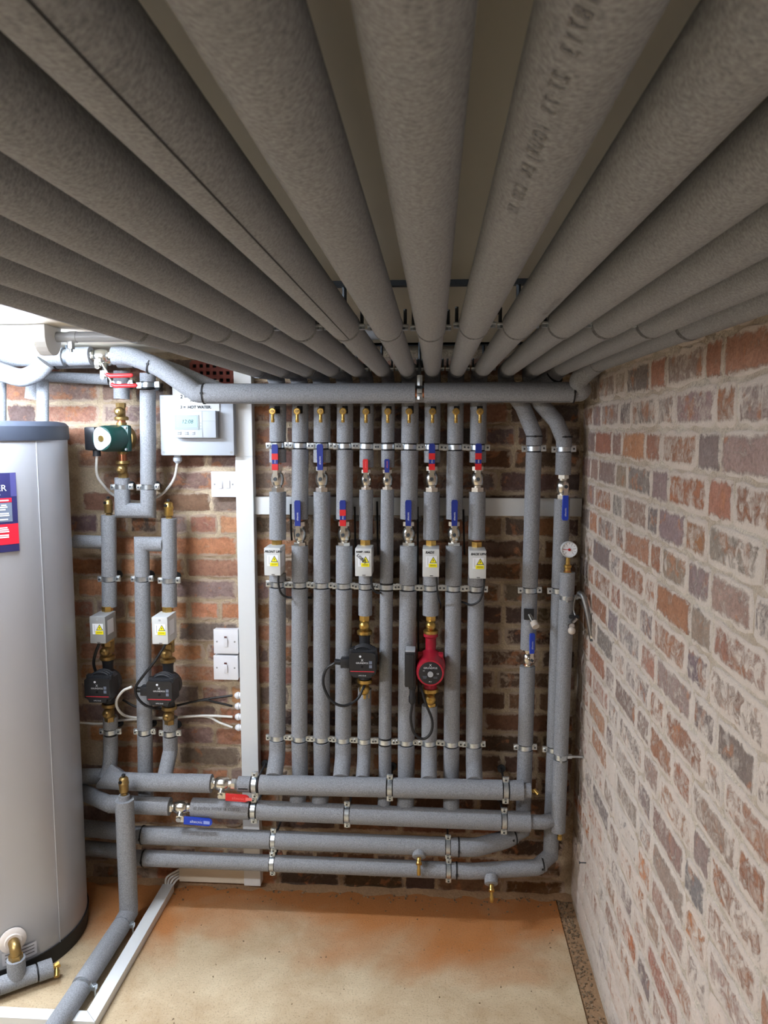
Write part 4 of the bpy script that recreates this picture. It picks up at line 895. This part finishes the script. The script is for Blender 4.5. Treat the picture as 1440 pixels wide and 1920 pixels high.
def air_vent(label, base, m=BRASS, s=1.0):
    t = thing('air_vent', label, 'air vent', base); b = MB()
    b.lathe(base, ZA, [(0, 0.009*s), (0.012*s, 0.009*s), (0.016*s, 0.0125*s)], 14); b.hexn(base+ZA*0.004*s, base+ZA*0.012*s, 0.0115*s)
    b.lathe(base+ZA*0.015*s, ZA, [(0, 0.0125*s), (0.002*s, 0.0155*s), (0.026*s, 0.0158*s), (0.029*s, 0.0178*s), (0.034*s, 0.0178*s), (0.036*s, 0.0162*s), (0.047*s, 0.0158*s), (0.052*s, 0.012*s), (0.054*s, 0.005*s)], 20); b.build('body', m, t)
    MB().cyl(base+Vector((-0.004, -0.014*s, 0.056*s)), base+Vector((-0.005, -0.020*s, 0.056*s)), 0.0055*s, 12).build('vent_port', HOLE, t)
    MB().lathe(base+ZA*0.068*s, ZA, [(0, 0.004*s), (0.004*s, 0.004*s), (0.005*s, 0.007*s), (0.009*s, 0.0065*s), (0.011*s, 0.003*s)], 12).build('cap', BLACKP, t); return t
air_vent('brass air vent on top of the front lagged post', Vector((PX, PYY, post_top+0.012)), BRASS_D, 0.92)

# ------------------------------------------------------------ pumps group to the left
LD = 0.09
def lp(x, y, d=LD): return at(x, y, d)
# hot-water loop: pump riser, U, return
t = thing('riser_pipe', 'lagged U-shaped pipe carrying the green pump', 'pipe', lp(250, 960))
R0 = 0.0245; u0, u1 = lp(229, 905), lp(230, 957); v1 = lp(278, 958)
u1.z -= 0.0; zl = lp(250, 957).z
MB().tube([lp(229, 896), lp(229, 908)], R0*0.96, 20).build('foam_sleeve', FOAM, t)
MB().tube([lp(229, 917), Vector((u1.x, -LD, zl)), Vector((v1.x, -LD, zl)), lp(278, 918)], R0, 22).build('foam_elbow', FOAM, t)
MB().tube([lp(278, 908), lp(277, 732)], R0, 22).build('foam_sleeve', FOAM, t); MB().cyl(lp(278, 725), lp(277, 700), 0.012, 14).build('copper_pipe', COPPER, t)
MB().tube([lp(228, 748), lp(228, 725)], R0, 20).build('foam_sleeve', FOAM, t); MB().tube([lp(278, 918), lp(278, 905)], 0.0125, 14).build('copper_pipe', COPPER, t); MB().tube([lp(229, 918), lp(229, 900)], 0.0125, 14).build('copper_pipe', COPPER, t)
MB().tube([lp(228, 716), lp(228, 696)], R0, 20).build('foam_sleeve', FOAM, t); MB().tube([lp(277, 716), lp(277, 700)], R0, 20).build('foam_sleeve', FOAM, t)
for (x, y), nm in (((228, 719), 'above the green pump'), ((278, 722), 'behind the red lever, on the return leg'), ((229, 913), 'below the green pump'), ((278, 913), 'low on the return leg beside the green pump')):
    dup(clip0, lp(x, y), 'zinc pipe clip %s' % nm)
pg = lp(229, 822); t = thing('circulation_pump', 'dark green circulation pump with silver plate beside the cylinder', 'pump', pg)
ax = Vector((-0.30, -0.954, 0)).normalized(); sd = Vector((0.954, -0.30, 0)).normalized()
b = MB().lathe(pg-ax*0.025, ax, [(0, 0.03), (0.008, 0.042), (0.028, 0.044), (0.032, 0.038)], 24); b.lathe(pg-ZA*0.05, ZA, [(0, 0.016), (0.1, 0.016)], 18); b.build('volute', BRASS_D, t)
b = MB().box(pg+ax*0.012, (0.02, 0.084, 0.084), Matrix((ax, sd, ZA)).transposed(), bev=0.008); b.build('flange', PUMPGRN, t)
b = MB()
for sy in (-1, 1):
    for sz in (-1, 1): b.cyl(pg+ax*0.02+sd*(-sy*0.034)+ZA*sz*0.034, pg+ax*0.026+sd*(-sy*0.034)+ZA*sz*0.034, 0.004, 10)
b.build('screw', PLATE, t)
MB().lathe(pg+ax*0.02, ax, [(0, 0.041), (0.06, 0.0405), (0.072, 0.036)], 28).build('motor_housing', PUMPGRN, t)
fo = pg+ax*0.0922; poly = [(0.034*(1+0.10*math.cos(3*a))*math.cos(a)*0.98, 0.034*(1+0.10*math.cos(3*a))*math.sin(a)) for a in [2*math.pi*i/36 for i in range(36)]]
fx = -sd if sd.x < 0 else sd
fp = MB().prism(poly, fo, fx, ZA, 0.002).build('faceplate', PLATE, t); MB().cyl(fo+ax*0.001, fo+ax*0.005, 0.0095, 16).build('vent_screw', BRASS, fp)
b = MB()
for i in range(5): b.box(fo+ax*0.0022-fx*(0.018-0.0015*i)+ZA*(0.012-0.006*i), (0.009, 0.0006, 0.0012), Matrix((fx, -ax, ZA)).transposed())
b.build('printed_line', GREYL, fp)
tb = pg+ax*0.045-sd*0.062; tbm = Matrix((ax, sd, ZA)).transposed()
b = MB().box(pg+ax*0.05-sd*0.058, (0.062, 0.040, 0.072), tbm, bev=0.005); b.cyl(pg+ax*0.06-sd*0.050-ZA*0.036, pg+ax*0.06-sd*0.050-ZA*0.055, 0.012, 14); b.build('terminal_box', BLACKP, t)
b = MB(); z1 = lp(228, 748).z; z2 = pg.z+0.045
b.cyl(Vector((pg.x, -LD, z2)), Vector((pg.x, -LD, lp(228, 786).z)), 0.0125, 16); b.build('copper_pipe', COPPER, t)
pvx = Vector((pg.x, -LD, lp(228, 788).z)); pump_valve(t, pvx, 1, 1, BRASS_D, 0.90); pump_valve(t, Vector((pg.x, -LD, lp(228, 864).z)), -1, 1, BRASS_D, 0.90)
b = MB().cyl(Vector((pg.x, -LD, pg.z-0.045)), Vector((pg.x, -LD, lp(228, 864).z)), 0.0125, 16).build('copper_pipe', COPPER, t)
# L1, L2, L3
R1 = 0.0238
def lriser(label, x0, x1, segs, r=R1):
    f = lambda y: lp(x0+(x1-x0)*(y-980)/(1350-980), y); t = thing('riser_pipe', label, 'pipe', f(1440))
    for a, b_ in segs: MB().tube([f(a), f((a+b_)/2), f(b_)], r, 20).build('foam_sleeve', FOAM, t)
    return t, f
t1, f1 = lriser('lagged riser with an air vent on top, next to the cylinder', 204, 207, [(966, 1080), (1090, 1137), (1343, 1365)])
MB().tube(fillet([f1(1378), f1(1410), at(206, 1440, .09), at(196, 1462, .11)], 0.08, 6), R1, 20).build('foam_sleeve', FOAM, t1)
for a, b_ in ((1078, 1140), (1338, 1380)): MB().cyl(f1(a), f1(b_), 0.0115, 12).build('copper_pipe', COPPER, t1)
MB().tube([at(196, 1017, .085), at(140, 1015, .085)], 0.022, 18).build('foam_branch', FOAM, t1)
t3, f3 = lriser('lagged riser with an air vent on top, nearest the light switches', 317, 319, [(972, 1083), (1093, 1137), (1345, 1368), (1380, 1408)])
for a, b_ in ((1080, 1140), (1340, 1384)): MB().cyl(f3(a), f3(b_), 0.0115, 12).build('copper_pipe', COPPER, t3)
pz = f3(1408); MB().tube([pz, H1(pz.x)+Vector((0, 0.016, 0.012))], R1, 20).build('foam_sleeve', FOAM, t3)
f2 = lambda y: lp(266+(272-266)*(y-1040)/360, y); zb = lp(268, 1020).z
t2 = thing('riser_pipe', 'plain lagged riser between the two left-hand pumps, elbowed at its top', 'pipe', f2(1440))
MB().tube([Vector((f3(1020).x-0.018, -LD, zb)), Vector((f2(1020).x, -LD, zb)), f2(1080)], R1, 20).build('foam_elbow', FOAM, t2)
for a, b_ in ((1090, 1366), (1377, 1520)): MB().tube([f2(a), f2((a+b_)/2), f2(b_)], R1+0.0008, 20).build('foam_sleeve', FOAM, t2)
for a, b_ in ((1078, 1092), (1364, 1379)): MB().cyl(f2(a), f2(b_), 0.0115, 12).build('copper_pipe', COPPER, t2)
for f, ys, nm in ((f1, (1085, 1371), 'next to the cylinder'), (f2, (1085, 1371), 'between the two left-hand pumps'), (f3, (1088, 1374), 'nearest the light switches')):
    for y, u in zip(ys, ('upper', 'lower')): dup(clip0, f(y), '%s zinc pipe clip on the riser %s' % (u, nm))
air_vent('brass air vent on the riser next to the cylinder', f1(968)-ZA*0.002, BRASS_D, 0.84); air_vent('brass air vent on the riser nearest the light switches', f3(974)-ZA*0.002, BRASS, 0.86)
o = make_box('grey actuator box with plain warning sticker beside the cylinder', DKGREYP); place(o, f1(1170)+Vector((0, -0.012, 0.003))); o['group'] = 'valve actuator boxes on the left risers'
o = make_box('white actuator box with plain warning sticker, nearest the light switches', GREYP); place(o, f3(1171)+Vector((0, -0.012, 0.003))); o['group'] = 'valve actuator boxes on the left risers'
for f, y, lab in ((f1, 1275, 'black circulation pump with red stripe in shade beside the cylinder'), (f3, 1280, 'black circulation pump with red stripe nearest the light switches')):
    o = make_pump_black(lab, BRASS_D, plug=(f is f3)); place(o, f(y)+Vector((0, -0.012, 0.0))); o['group'] = 'black circulation pumps'
    b = MB(); t_ = thing('pipe_fitting', 'brass fitting between actuator box and pump, %s' % ('beside the cylinder' if f is f1 else 'nearest the light switches'), 'fitting', f(1215), 'brass fittings above the left pumps')
    b.cyl(f(1196), f(1222), 0.015, 16); b.build('barrel', BRASS_D, t_)
q3 = f3(1280); q1 = f1(1275)
cable('power_cable', 'black cable from the left actuator box down to the shaded pump', [f1(1192)+Vector((-0.004, -0.055, 0)), f1(1210)+Vector((-0.018, -0.06, 0)), f1(1235)+Vector((-0.032, -0.05, 0)), f1(1258)+Vector((-0.030, -0.035, 0))], CABB, 0.0048)
cable('power_cable', 'black cable from the right actuator box looping left of its pump', pxs([(313, 1195, .15), (310, 1208, .16), (290, 1240, .17), (268, 1268, .175), (254, 1290, .165), (258, 1308, .16), (272, 1322, .15), (290, 1328, .13), (300, 1329, .05)]), CABB, 0.0042)
cable('power_cable', 'upper black cable entering the trunking beside the pumps', pxs([(230, 1312, .05), (258, 1326, .05), (300, 1326, .045), (335, 1322, .04), (380, 1312, .04), (436, 1304, .035)]), CABB, 0.0038)
cable('power_cable', 'lower black cable entering the trunking beside the pumps', pxs([(320, 1326, .05), (378, 1313, .045), (405, 1317, .04), (436, 1324, .035)]), CABB, 0.0038)
cable('white_cable', 'white cable looping from the pump plug to the trunking', pxs([(247, 1288, .16), (230, 1296, .155), (218, 1316, .14), (226, 1336, .11), (248, 1345, .05), (300, 1346, .04), (380, 1342, .04), (436, 1344, .035)]), CABW, 0.0042)
cable('white_cable', 'lower white cable running from behind the cylinder to the trunking', pxs([(150, 1355, .03), (190, 1357, .03), (232, 1350, .03), (310, 1347, .03), (382, 1343, .035), (412, 1355, .035), (436, 1364, .035)]), CABW, 0.0038)
cable('white_cable', 'white cable hanging between the green pump and the controller', [pg+ax*0.06-sd*0.050-ZA*0.052]+pxs([(182, 890, .10), (196, 912, .07), (214, 929, .03), (245, 939, .025), (275, 939, .025), (305, 925, .03), (326, 898, .04), (333, 866, .045)]), CABW, 0.0042)

# ------------------------------------------------------------ trunking, electrics
TD = 0.042
def tpost(x0, x1, z0_, z1_, d, name, label, bev=0.001, m=TRUNKW): return MB().box(((x0+x1)/2, -d/2, (z0_+z1_)/2), (x1-x0, d, z1_-z0_), bev=bev).build(name, m)
tl, tr = at(447, 1150, TD).x, at(479, 1150, TD).x; zbot = at(465, 1662, TD).z; zs = at(460, 857, TD).z
t = thing('wall_trunking', 'white vertical cable trunking left of the ten risers', 'trunking', (tl, 0, zbot))
MB().box(((tl+tr)/2, -TD/2+0.001, (zbot+H)/2), (tr-tl-0.003, TD-0.004, H-zbot-0.002)).build('base', TRUNKW, t, False)
for a, b_ in ((zbot+0.002, 0.30), (0.303, zs), (zs+0.0015, H-0.003)): MB().box(((tl+tr)/2, -TD/2, (a+b_)/2), (tr-tl, TD, b_-a-0.0006), bev=0.0012).build('lid', TRUNKW, t, False)
th0, th1 = at(700, 966, .025).z, at(700, 933, .025).z; xe = at(1090, 950, .025).x
t = thing('wall_trunking', 'white horizontal cable trunking behind the ten risers', 'trunking', (tr, 0, th0))
MB().box(((tr+xe)/2, -0.0125, (th0+th1)/2), (xe-tr-0.001, 0.025, th1-th0), bev=0.001).build('lid', TRUNKW, t, False)
MB().box((xe+0.0006, -0.0125, (th0+th1)/2), (0.002, 0.026, th1-th0+0.001)).build('end_cap', TRUNKW, t, False)
for i, px in enumerate((552, 590, 630, 668, 706, 785, 826, 872)):
    p = at(px, 971, .03); t = thing('cable_gland', 'grey cable gland under the horizontal trunking, %s from the left' % ORD[i], 'gland', p, 'glands under the horizontal trunking'); p.y = -0.0145; p.z = th0
    MB().lathe(p, (0, 0, -1), [(0, 0.0085), (0.007, 0.0085), (0.008, 0.0105), (0.016, 0.0105), (0.02, 0.006)], 12).build('nut', DKGREYP, t)
zc0, zc1 = at(400, 1655, .035).z, at(400, 1630, .035).z; xl0 = at(336, 1645, .035).x
t = thing('wall_trunking', 'short cream trunking along the floor left of the vertical one', 'trunking', (xl0, 0, zc0))
MB().box(((xl0+tl)/2-0.0005, -0.0175, (zc0+zc1)/2+0.01), (tl-xl0-0.001, 0.035, zc1-zc0+0.02), bev=0.001).build('lid', mat('trunking_cream', (214, 206, 188), 0.45), t, False)
# floor trunking: two legs with a mitre
fa = onz(322, 1668, 0.0); fw = 0.05; fh = 0.026; fx0 = -0.9; fy0 = fa.y-0.01; fy1 = -0.70; ly = -0.640
t = thing('floor_trunking', 'white cable trunking lying on the floor beside the lagged pipe', 'trunking', (fx0, fy0, 0))
xL_, xR_ = -0.916, -0.878
MB().prism([(xL_, fy0), (xR_, fy0), (xR_, -0.70), (xR_-0.0, -1.0), (xL_, -1.0), (xL_, fy0)][:2]+[(xR_, -0.672), (xL_, -0.635)], (0, 0, 0), XA, YA, fh).build('lid', TRUNKW, t, False)
MB().prism([(xR_, -0.6735), (xL_, -0.6365), (-1.75, -0.6365), (-1.75, -0.6735)], (0, 0, 0), XA, YA, fh).build('lid', TRUNKW, t, False)
for i in range(4):
    o0 = Vector((xL_+0.008+i*0.0075, fy0-0.03, 0.012)); cable('white_cable', 'white cable curving from the floor trunking into the cream trunking, %s of four' % ORD[i], [o0, o0+Vector((0.0, 0.03, 0.004)), Vector((xL_+0.012+i*0.010, fy0+0.012, 0.045-i*0.004)), Vector((xl0+0.006, -0.014-0.004*i, zc0+0.034-i*0.008)), Vector((xl0+0.04, -0.014-0.003*i, zc0+0.034-i*0.008))], CABW, 0.0036)
# glands on the vertical trunking
for i, y in enumerate((1304, 1324, 1344, 1364)):
    p = at(447, y, .03); p.x = tl; t = thing('cable_gland', 'white cable gland on the side of the vertical trunking, %s from the top' % ORD[i], 'gland', p, 'glands on the vertical trunking')
    MB().lathe(p, (-1, 0, 0), [(0, 0.0098), (0.006, 0.0098), (0.007, 0.012), (0.013, 0.012), (0.021, 0.0065)], 14).build('nut', SWITCHW, t)
# controller enclosure with programmer and paper note
ED = 0.075; e0, e1 = at(302, 854, ED), at(437, 740, ED); exx = (e0.x+e1.x)/2; ez = (e0.z+e1.z)/2; ew = e1.x-e0.x; eh = e1.z-e0.z
t = thing('junction_box', 'large white junction box with the programmer on its front', 'box', (exx, 0, e0.z))
MB().box((exx, -0.032, ez), (ew-0.004, 0.062, eh-0.004), bev=0.003).build('base', WHITEP, t); lid = MB().box((exx, -ED+0.006, ez), (ew, 0.014, eh), bev=0.004).build('lid', WHITEP, t)
for sx in (-1, 1):
    for sz in (-1, 1): MB().cyl((exx+sx*(ew/2-0.009), -ED-0.0005, ez+sz*(eh/2-0.010)), (exx+sx*(ew/2-0.009), -ED-0.002, ez+sz*(eh/2-0.010)), 0.0042, 12).build('lid_screw', DKGREYP, lid)
pg2 = at(333, 858, .045); pg2.z = e0.z; tg = thing('cable_gland', 'white cable gland under the large junction box', 'gland', pg2); MB().lathe(pg2, (0, 0, -1), [(0, 0.0115), (0.006, 0.0115), (0.007, 0.014), (0.018, 0.014), (0.026, 0.007)], 14).build('nut', WHITEP, tg)
QD = 0.108; g0, g1 = at(325, 821, QD), at(404, 770, QD); gx = (g0.x+g1.x)/2; gz = (g0.z+g1.z)/2; gw = g1.x-g0.x; gh = g1.z-g0.z; fy = -QD
t = thing('programmer', 'white heating programmer showing 12:08 on the junction box', 'controller', (gx, -ED, g0.z))
pb_ = MB().box((gx, -(QD+ED)/2, gz), (gw, QD-ED-0.001, gh), bev=0.003).build('case', WHITEP, t)
sx0 = g0.x+gw*0.04; sx1 = g0.x+gw*0.61; sz1 = g1.z-gh*0.16; sz0 = g1.z-gh*0.70
fr = MB().box(((sx0+sx1)/2, fy-0.0006, (sz0+sz1)/2), (sx1-sx0, 0.0014, sz1-sz0)).build('screen_frame', LCDF, t, False); sc = MB().box(((sx0+sx1)/2+0.001, fy-0.0016, (sz0+sz1)/2+0.002), ((sx1-sx0)*0.84, 0.0008, (sz1-sz0)*0.74)).build('screen', LCD, t, False)
text('12:08', 'digits', INK, sc, ((sx0+sx1)/2-0.016, fy-0.002, (sz0+sz1)/2-0.003), XA, ZA, 0.0165, 'LEFT', 0.0003, shear=0.15)
for i in range(3):
    for j in range(2): MB().box((sx0+0.014+0.0225*i, fy-0.0012, sz0-0.008-0.0052*j), (0.0105, 0.0018, 0.0034), bev=0.0006).build('button', DKGREYP, t)
MB().box((g0.x+gw*0.685, fy-0.0002, gz), (0.0007, 0.0006, gh*0.96)).build('flap_seam', LCDF, t, False); MB().box((g0.x+gw*0.845, fy-0.0002, g1.z-gh*0.38), (gw*0.30, 0.0006, 0.001)).build('flap_seam', LCDF, t, False)
for j in range(3): MB().box((g0.x+gw*0.652, fy-0.0003, gz+0.004-0.009*j), (0.0014, 0.0006, 0.0018)).build('mark', INKG, t, False)
n0, n1 = at(324, 771, .082), at(410, 722, .082); t = thing('paper_note', 'handwritten paper note tucked above the programmer', 'note', (n0.x, -.08, n0.z))
sh = MB().box(((n0.x+n1.x)/2, -0.0795, (n0.z+n1.z)/2+0.008), (n1.x-n0.x, 0.0012, n1.z-n0.z+0.016)).build('sheet', PAPER, t, False)
for s, px, py, sz in (('2 =  U', 338, 747, .0155), ('TO LOFT', 356, 753, .0115), ('3 =  HOT WATER.', 338, 766, .0125)): text(s, 'handwriting', INK, sh, at(px, py, .0804), XA, ZA, sz, depth=0.0006, shear=0.1)
# switches
def switch(label, x0, y0, x1, y1, kind):
    a, b_ = at(x0, y1, .03), at(x1, y0, .03); w = 0.083; a.z = (a.z+b_.z)/2-w/2; x_ = min(a.x+w, tl-0.001); cx = a.x+w/2; cz = a.z+w/2; cx = min(cx, tl-0.001-w/2+0.0)
    t = thing('wall_switch', label, 'switch', (cx, 0, a.z)); MB().box((cx, -0.012, cz), (w*0.96, 0.024, w*0.96)).build('back_box', SWITCHW, t); MB().box((cx, -0.027, cz), (w, 0.008, w), bev=0.0025).build('plate', SWITCHW, t)
    for s in (-1, 1): MB().cyl((cx+s*w*0.36, -0.031, cz), (cx+s*w*0.36, -0.0318, cz), 0.003, 10).build('screw', DKGREYP, t)
    if kind == 2:
        for s in (-1, 1): MB().box((cx+s*0.012, -0.0325, cz), (0.0165, 0.004, 0.026), Matrix.Rotation(0.08*s, 3, 'X'), bev=0.0015).build('rocker', SWITCHW, t)
    else:
        r_ = MB().box((cx, -0.033, cz-0.003), (0.013, 0.005, 0.028), Matrix.Rotation(0.10, 3, 'X'), bev=0.0015).build('rocker', SWITCHW, t); MB().box((cx, -0.034, cz+0.0165), (0.008, 0.003, 0.004)).build('neon', mat('neon_dark', (88, 40, 40), 0.3), t)
    return t
switch('white double light switch below the large junction box', 399, 884, 447, 932, 2); o1 = switch('upper of two white fused switches beside the trunking', 401, 1179, 449, 1227, 1); switch('lower of two white fused switches beside the trunking', 401, 1228, 449, 1276, 1)

# clay air brick high on the wall
a0, a1 = at(360, 720, .012), at(446, 679, .012); t = thing('air_brick', 'clay air brick with rows of square holes high on the wall', 'air brick', (a0.x, 0, a0.z)); nx, nz = 7, 3
b = MB(); w = a1.x-a0.x; h = a1.z-a0.z; pw = w/nx; ph = h/nz
for j in range(nz+1): b.box(((a0.x+a1.x)/2, -0.008, a0.z+j*ph), (w, 0.016, ph*0.52))
for i in range(nx+1): b.box((a0.x+i*pw, -0.008, (a0.z+a1.z)/2), (pw*0.46, 0.0158, h))
b.build('grille', CLAY, t, False); MB().box(((a0.x+a1.x)/2, -0.0045, (a0.z+a1.z)/2), (w, 0.004, h)).build('hole_backing', HOLE, t, False)
# nail in the right wall
nl = Vector((XR, -0.255, onz(1090, 1622, 0.1).z)); nl = Vector((XR-0.012, -0.24, 0.262)); t = thing('nail', 'rusty nail sticking out of the right wall near the floor', 'nail', nl)
MB().cyl((XR+0.002, nl.y, nl.z), (XR-0.022, nl.y, nl.z), 0.0018, 8).build('shank', STEEL, t); MB().cyl((XR-0.022, nl.y, nl.z), (XR-0.024, nl.y, nl.z), 0.0042, 10).build('head', STEEL, t)

# ------------------------------------------------------------ hot water cylinder
CXc, CYc, CRd = -1.345, -0.315, 0.262
t = thing('hot_water_cylinder', 'tall silver hot water cylinder with black cap and base', 'cylinder', (CXc, CYc, 0))
O = Vector((CXc, CYc, 0))
b = MB(); b._lathe(O, ZA, [(0, 0.245), (0, CRd-0.004), (0.052, CRd), (0.052, 0.2)], 72); b.build('base_ring', CAPBLK if False else RUBBER, t)
b = MB(); b._lathe(O, ZA, [(0.05, 0.2), (0.05, CRd-0.0045), (1.545, CRd-0.0035), (1.545, 0.2)], 96); shell = b.build('shell', SILVER, t)
b = MB(); b._lathe(O, ZA, [(1.538, 0.2), (1.538, CRd+0.001), (1.546, CRd+0.0025), (1.578, CRd+0.0015), (1.588, CRd-0.008), (1.592, CRd-0.03), (1.593, 0.01)], 96); b.build('cap', CAPBLK, t)
def oncyl(a, z, r=CRd): return Vector((CXc+r*math.cos(a), CYc+r*math.sin(a), z))
sa = -0.36
b = MB(); b.tube([oncyl(sa, 0.05, CRd-0.003), oncyl(sa, 1.54, CRd-0.003)], 0.0016, 6); b.build('seam', SILVER, t)
def patch(a0_, a1_, z0_, z1_, r, name, m, parent, n=14):
    vs = []; 
    for i in range(n+1):
        a = a0_+(a1_-a0_)*i/n; vs += [oncyl(a, z0_, r), oncyl(a, z1_, r)]
    o = MB().add(vs, [[2*i, 2*i+1, 2*i+3, 2*i+2] for i in range(n)]).build(name, m, parent); return o
# angle on the shell seen at a pixel
def cyl_at(px, py):
    r = AX @ np.array([px-PCX, py-PCY, FPX]); ox, oy = -CXc, -DIST-CYc
    A_ = r[0]**2+r[1]**2; B_ = 2*(ox*r[0]+oy*r[1]); C_ = ox*ox+oy*oy-CRd**2; D_ = max(0, B_*B_-4*A_*C_); s = (-B_-math.sqrt(D_))/(2*A_)
    x_, y_, z_ = ox+r[0]*s, oy+r[1]*s, EYE+r[2]*s; return math.atan2(y_, x_), z_
aR, zT = cyl_at(29, 886); _, zB = cyl_at(32, 1033)
span = 0.30/CRd; lb = patch(aR-span, aR, zB, zT, CRd+0.0006, 'label', NAVYL, t)
zh = lambda f: zT+(zB-zT)*f
patch(aR-span, aR, zh(0.905), zh(0.645), CRd+0.0010, 'red_panel', REDL, lb); patch(aR-span*0.8, aR-0.055, zh(0.37), zh(0.315), CRd+0.0010, 'red_banner', REDL, lb); patch(aR-span*0.8, aR-0.055, zh(0.615), zh(0.375), CRd+0.0010, 'grey_panel', GREYL, lb)
patch(aR-0.06, aR-0.002, zh(0.30), zh(0.003), CRd+0.0009, 'violet_band', NAVYL2, lb)
def ctext(s, aend, z, size, m=WPRINT): 
    return text(s, 'lettering', m, lb, (0, 0, 0), XA, ZA, size, 'RIGHT', bend=lambda u, v: oncyl(aend+u/CRd, z+v, CRd+0.0016))
ctext('TER', aR-0.10, zh(0.225), 0.024); ctext('R', aR-0.16, zh(0.275), 0.018)
b = MB()
for f, i0, w_ in ((0.345, 0.085, 0.10), (0.405, 0.11, 0.05), (0.43, 0.10, 0.08), (0.46, 0.12, 0.06), (0.51, 0.09, 0.09), (0.535, 0.085, 0.10), (0.585, 0.10, 0.08), (0.69, 0.11, 0.1), (0.715, 0.10, 0.1), (0.74, 0.095, 0.12), (0.785, 0.10, 0.1), (0.81, 0.10, 0.09)):
    vs = [oncyl(aR-i0-w_+w_*k/3, zh(f)+dz, CRd+0.0016) for k in range(4) for dz in (-0.0018, 0.0018)]; b.add(vs, [[2*k, 2*k+1, 2*k+3, 2*k+2] for k in range(3)])
b.build('printed_line', WPRINT, lb)
# small sticker and tapping near the foot
s0, sz_ = cyl_at(8, 1800); s1, sz2 = cyl_at(69, 1776); s0 -= 0.02
st = patch(s0, s1, sz_-0.018, sz_+0.02, CRd+0.0005, 'sticker', mat('sticker_grey', (206, 206, 210), 0.4), t); b = MB()
for dz in (-0.008, 0.002, 0.012):
    vs = [oncyl(s0+(s1-s0)*(0.08+0.84*k/5), sz_+dz+e, CRd+0.0012) for k in range(6) for e in (-0.0012, 0.0012)]; b.add(vs, [[2*k, 2*k+1, 2*k+3, 2*k+2] for k in range(5)])
b.build('printed_line', INKG, st)
ta, tz = cyl_at(24, 1763); tp = oncyl(ta, tz, CRd-0.002); nr = Vector((math.cos(ta), math.sin(ta), 0))
b = MB(); b._lathe(tp, nr, [(0, 0.036), (0.004, 0.036), (0.008, 0.031), (0.010, 0.024), (0.014, 0.022)], 28); b.build('tapping_rose', mat('rose_white', (226, 218, 212), 0.4), t)
# drain assembly
ex = tp+nr*0.040; t = thing('cylinder_drain', 'brass elbow and lagged tee draining the cylinder foot', 'pipe', Vector((ex.x, ex.y, 0)))
b = MB().tube(fillet([tp+nr*0.008, ex, ex-ZA*0.036], 0.022, 8), 0.0150, 18); b.hexn(ex-ZA*0.020, ex-ZA*0.034, 0.0190); b.build('elbow', BRASS_D, t)
zt = 0.036; MB().tube([ex-ZA*0.033, Vector((ex.x, ex.y, zt+0.012))], 0.0245, 22).build('foam_sleeve', FOAM, t)
run = Vector((0.80, 0.60, 0)).normalized(); tc = Vector((ex.x, ex.y, zt)); MB().tube([tc-run*0.045, tc+run*0.05], 0.0240, 22).build('foam_sleeve', FOAM, t)
MB().tube([tc-run*0.052, tc-run*0.35], 0.0255, 22).build('foam_sleeve', FOAM, t); MB().tube([tc+run*0.055, tc+run*0.092], 0.0255, 22).build('foam_sleeve', FOAM, t); MB().tube([tc-run*0.06, tc+run*0.06], 0.021, 18).build('rubber_band', RUBBER, t)
q = tc+run*0.09; b = MB().cyl(q, q+run*0.016, 0.007, 12); b.hexn(q+run*0.010+ZA*0.0, q+run*0.022+ZA*0.004, 0.009); b.lathe(q+run*0.014, (0.35, -0.75, -0.55), [(0, 0.006), (0.012, 0.006), (0.013, 0.0078), (0.03, 0.0078)], 12); b.build('drain_cock', BRASS, t)

# ------------------------------------------------------------ lamps
def batten(name, label, x0, x1, y, glow, wd=0.075, hh=0.066, along='X'):
    t = thing(name, label, 'lamp', ((x0+x1)/2, y, H)); Lh = (x1-x0)/2; cx = (x0+x1)/2
    b = MB().box((cx, y, H-0.0145), (2*Lh-0.062, wd, 0.028), bev=0.002); b.build('body', LAMPB, t)
    pr = [(-wd/2, 0), (wd/2, 0)]+[(wd/2*math.cos(a), -(hh-0.028)*math.sin(a)) for a in [math.pi*i/10 for i in range(1, 10)]]
    MB().prism(pr, (x0+0.03, y, H-0.028), YA, ZA, 2*Lh-0.06).build('diffuser', glow, t, False)
    pe_ = [(-wd/2-0.003, 0.0), (wd/2+0.003, 0.0), (wd/2+0.003, -0.028)]+[((wd/2+0.003)*math.cos(a), -0.028-(hh-0.024)*math.sin(a)) for a in [math.pi*i/10 for i in range(1, 10)]]+[(-wd/2-0.003, -0.028)]
    for xx in (x0, x1-0.03): MB().prism(pe_, (xx, y, H-0.0005), YA, ZA, 0.03).build('end_cap', LAMPB, t, False)
    return t
lx = at(100, 640, 0.64).x
batten('ceiling_lamp', 'white LED batten lamp glowing on the ceiling above the cylinder', lx-1.25, lx, -0.64, GLOW)
batten('ceiling_lamp', 'added white LED batten lamp on the ceiling left of the viewer, out of view', -2.3, -0.95, -2.15, GLOW_FILL)  # added fill lamp out of view, brightens and evens out the room
p0 = at(88, 629, 0.60); t = thing('conduit', 'white plastic conduit along the ceiling right of the lamp', 'conduit', p0); cdx = at(560, 640, 0.60).x
MB().tube([Vector((lx-0.004, -0.62, H-0.024)), Vector((-0.1, -0.62, H-0.024))], 0.0125, 16).build('tube', WHITEP, t); MB().tube([Vector((lx+0.03, -0.62, H-0.024)), Vector((lx+0.05, -0.62, H-0.024))], 0.0138, 16).build('coupler', WHITEP, t)
q = Vector((lx+0.034, -0.62, H-0.024)); b = MB().box(q+Vector((0, 0, -0.018)), (0.012, 0.016, 0.022), bev=0.001); b.cyl(q-ZA*0.028, q-ZA*0.036, 0.004, 10); b.build('saddle', ZINC, t)
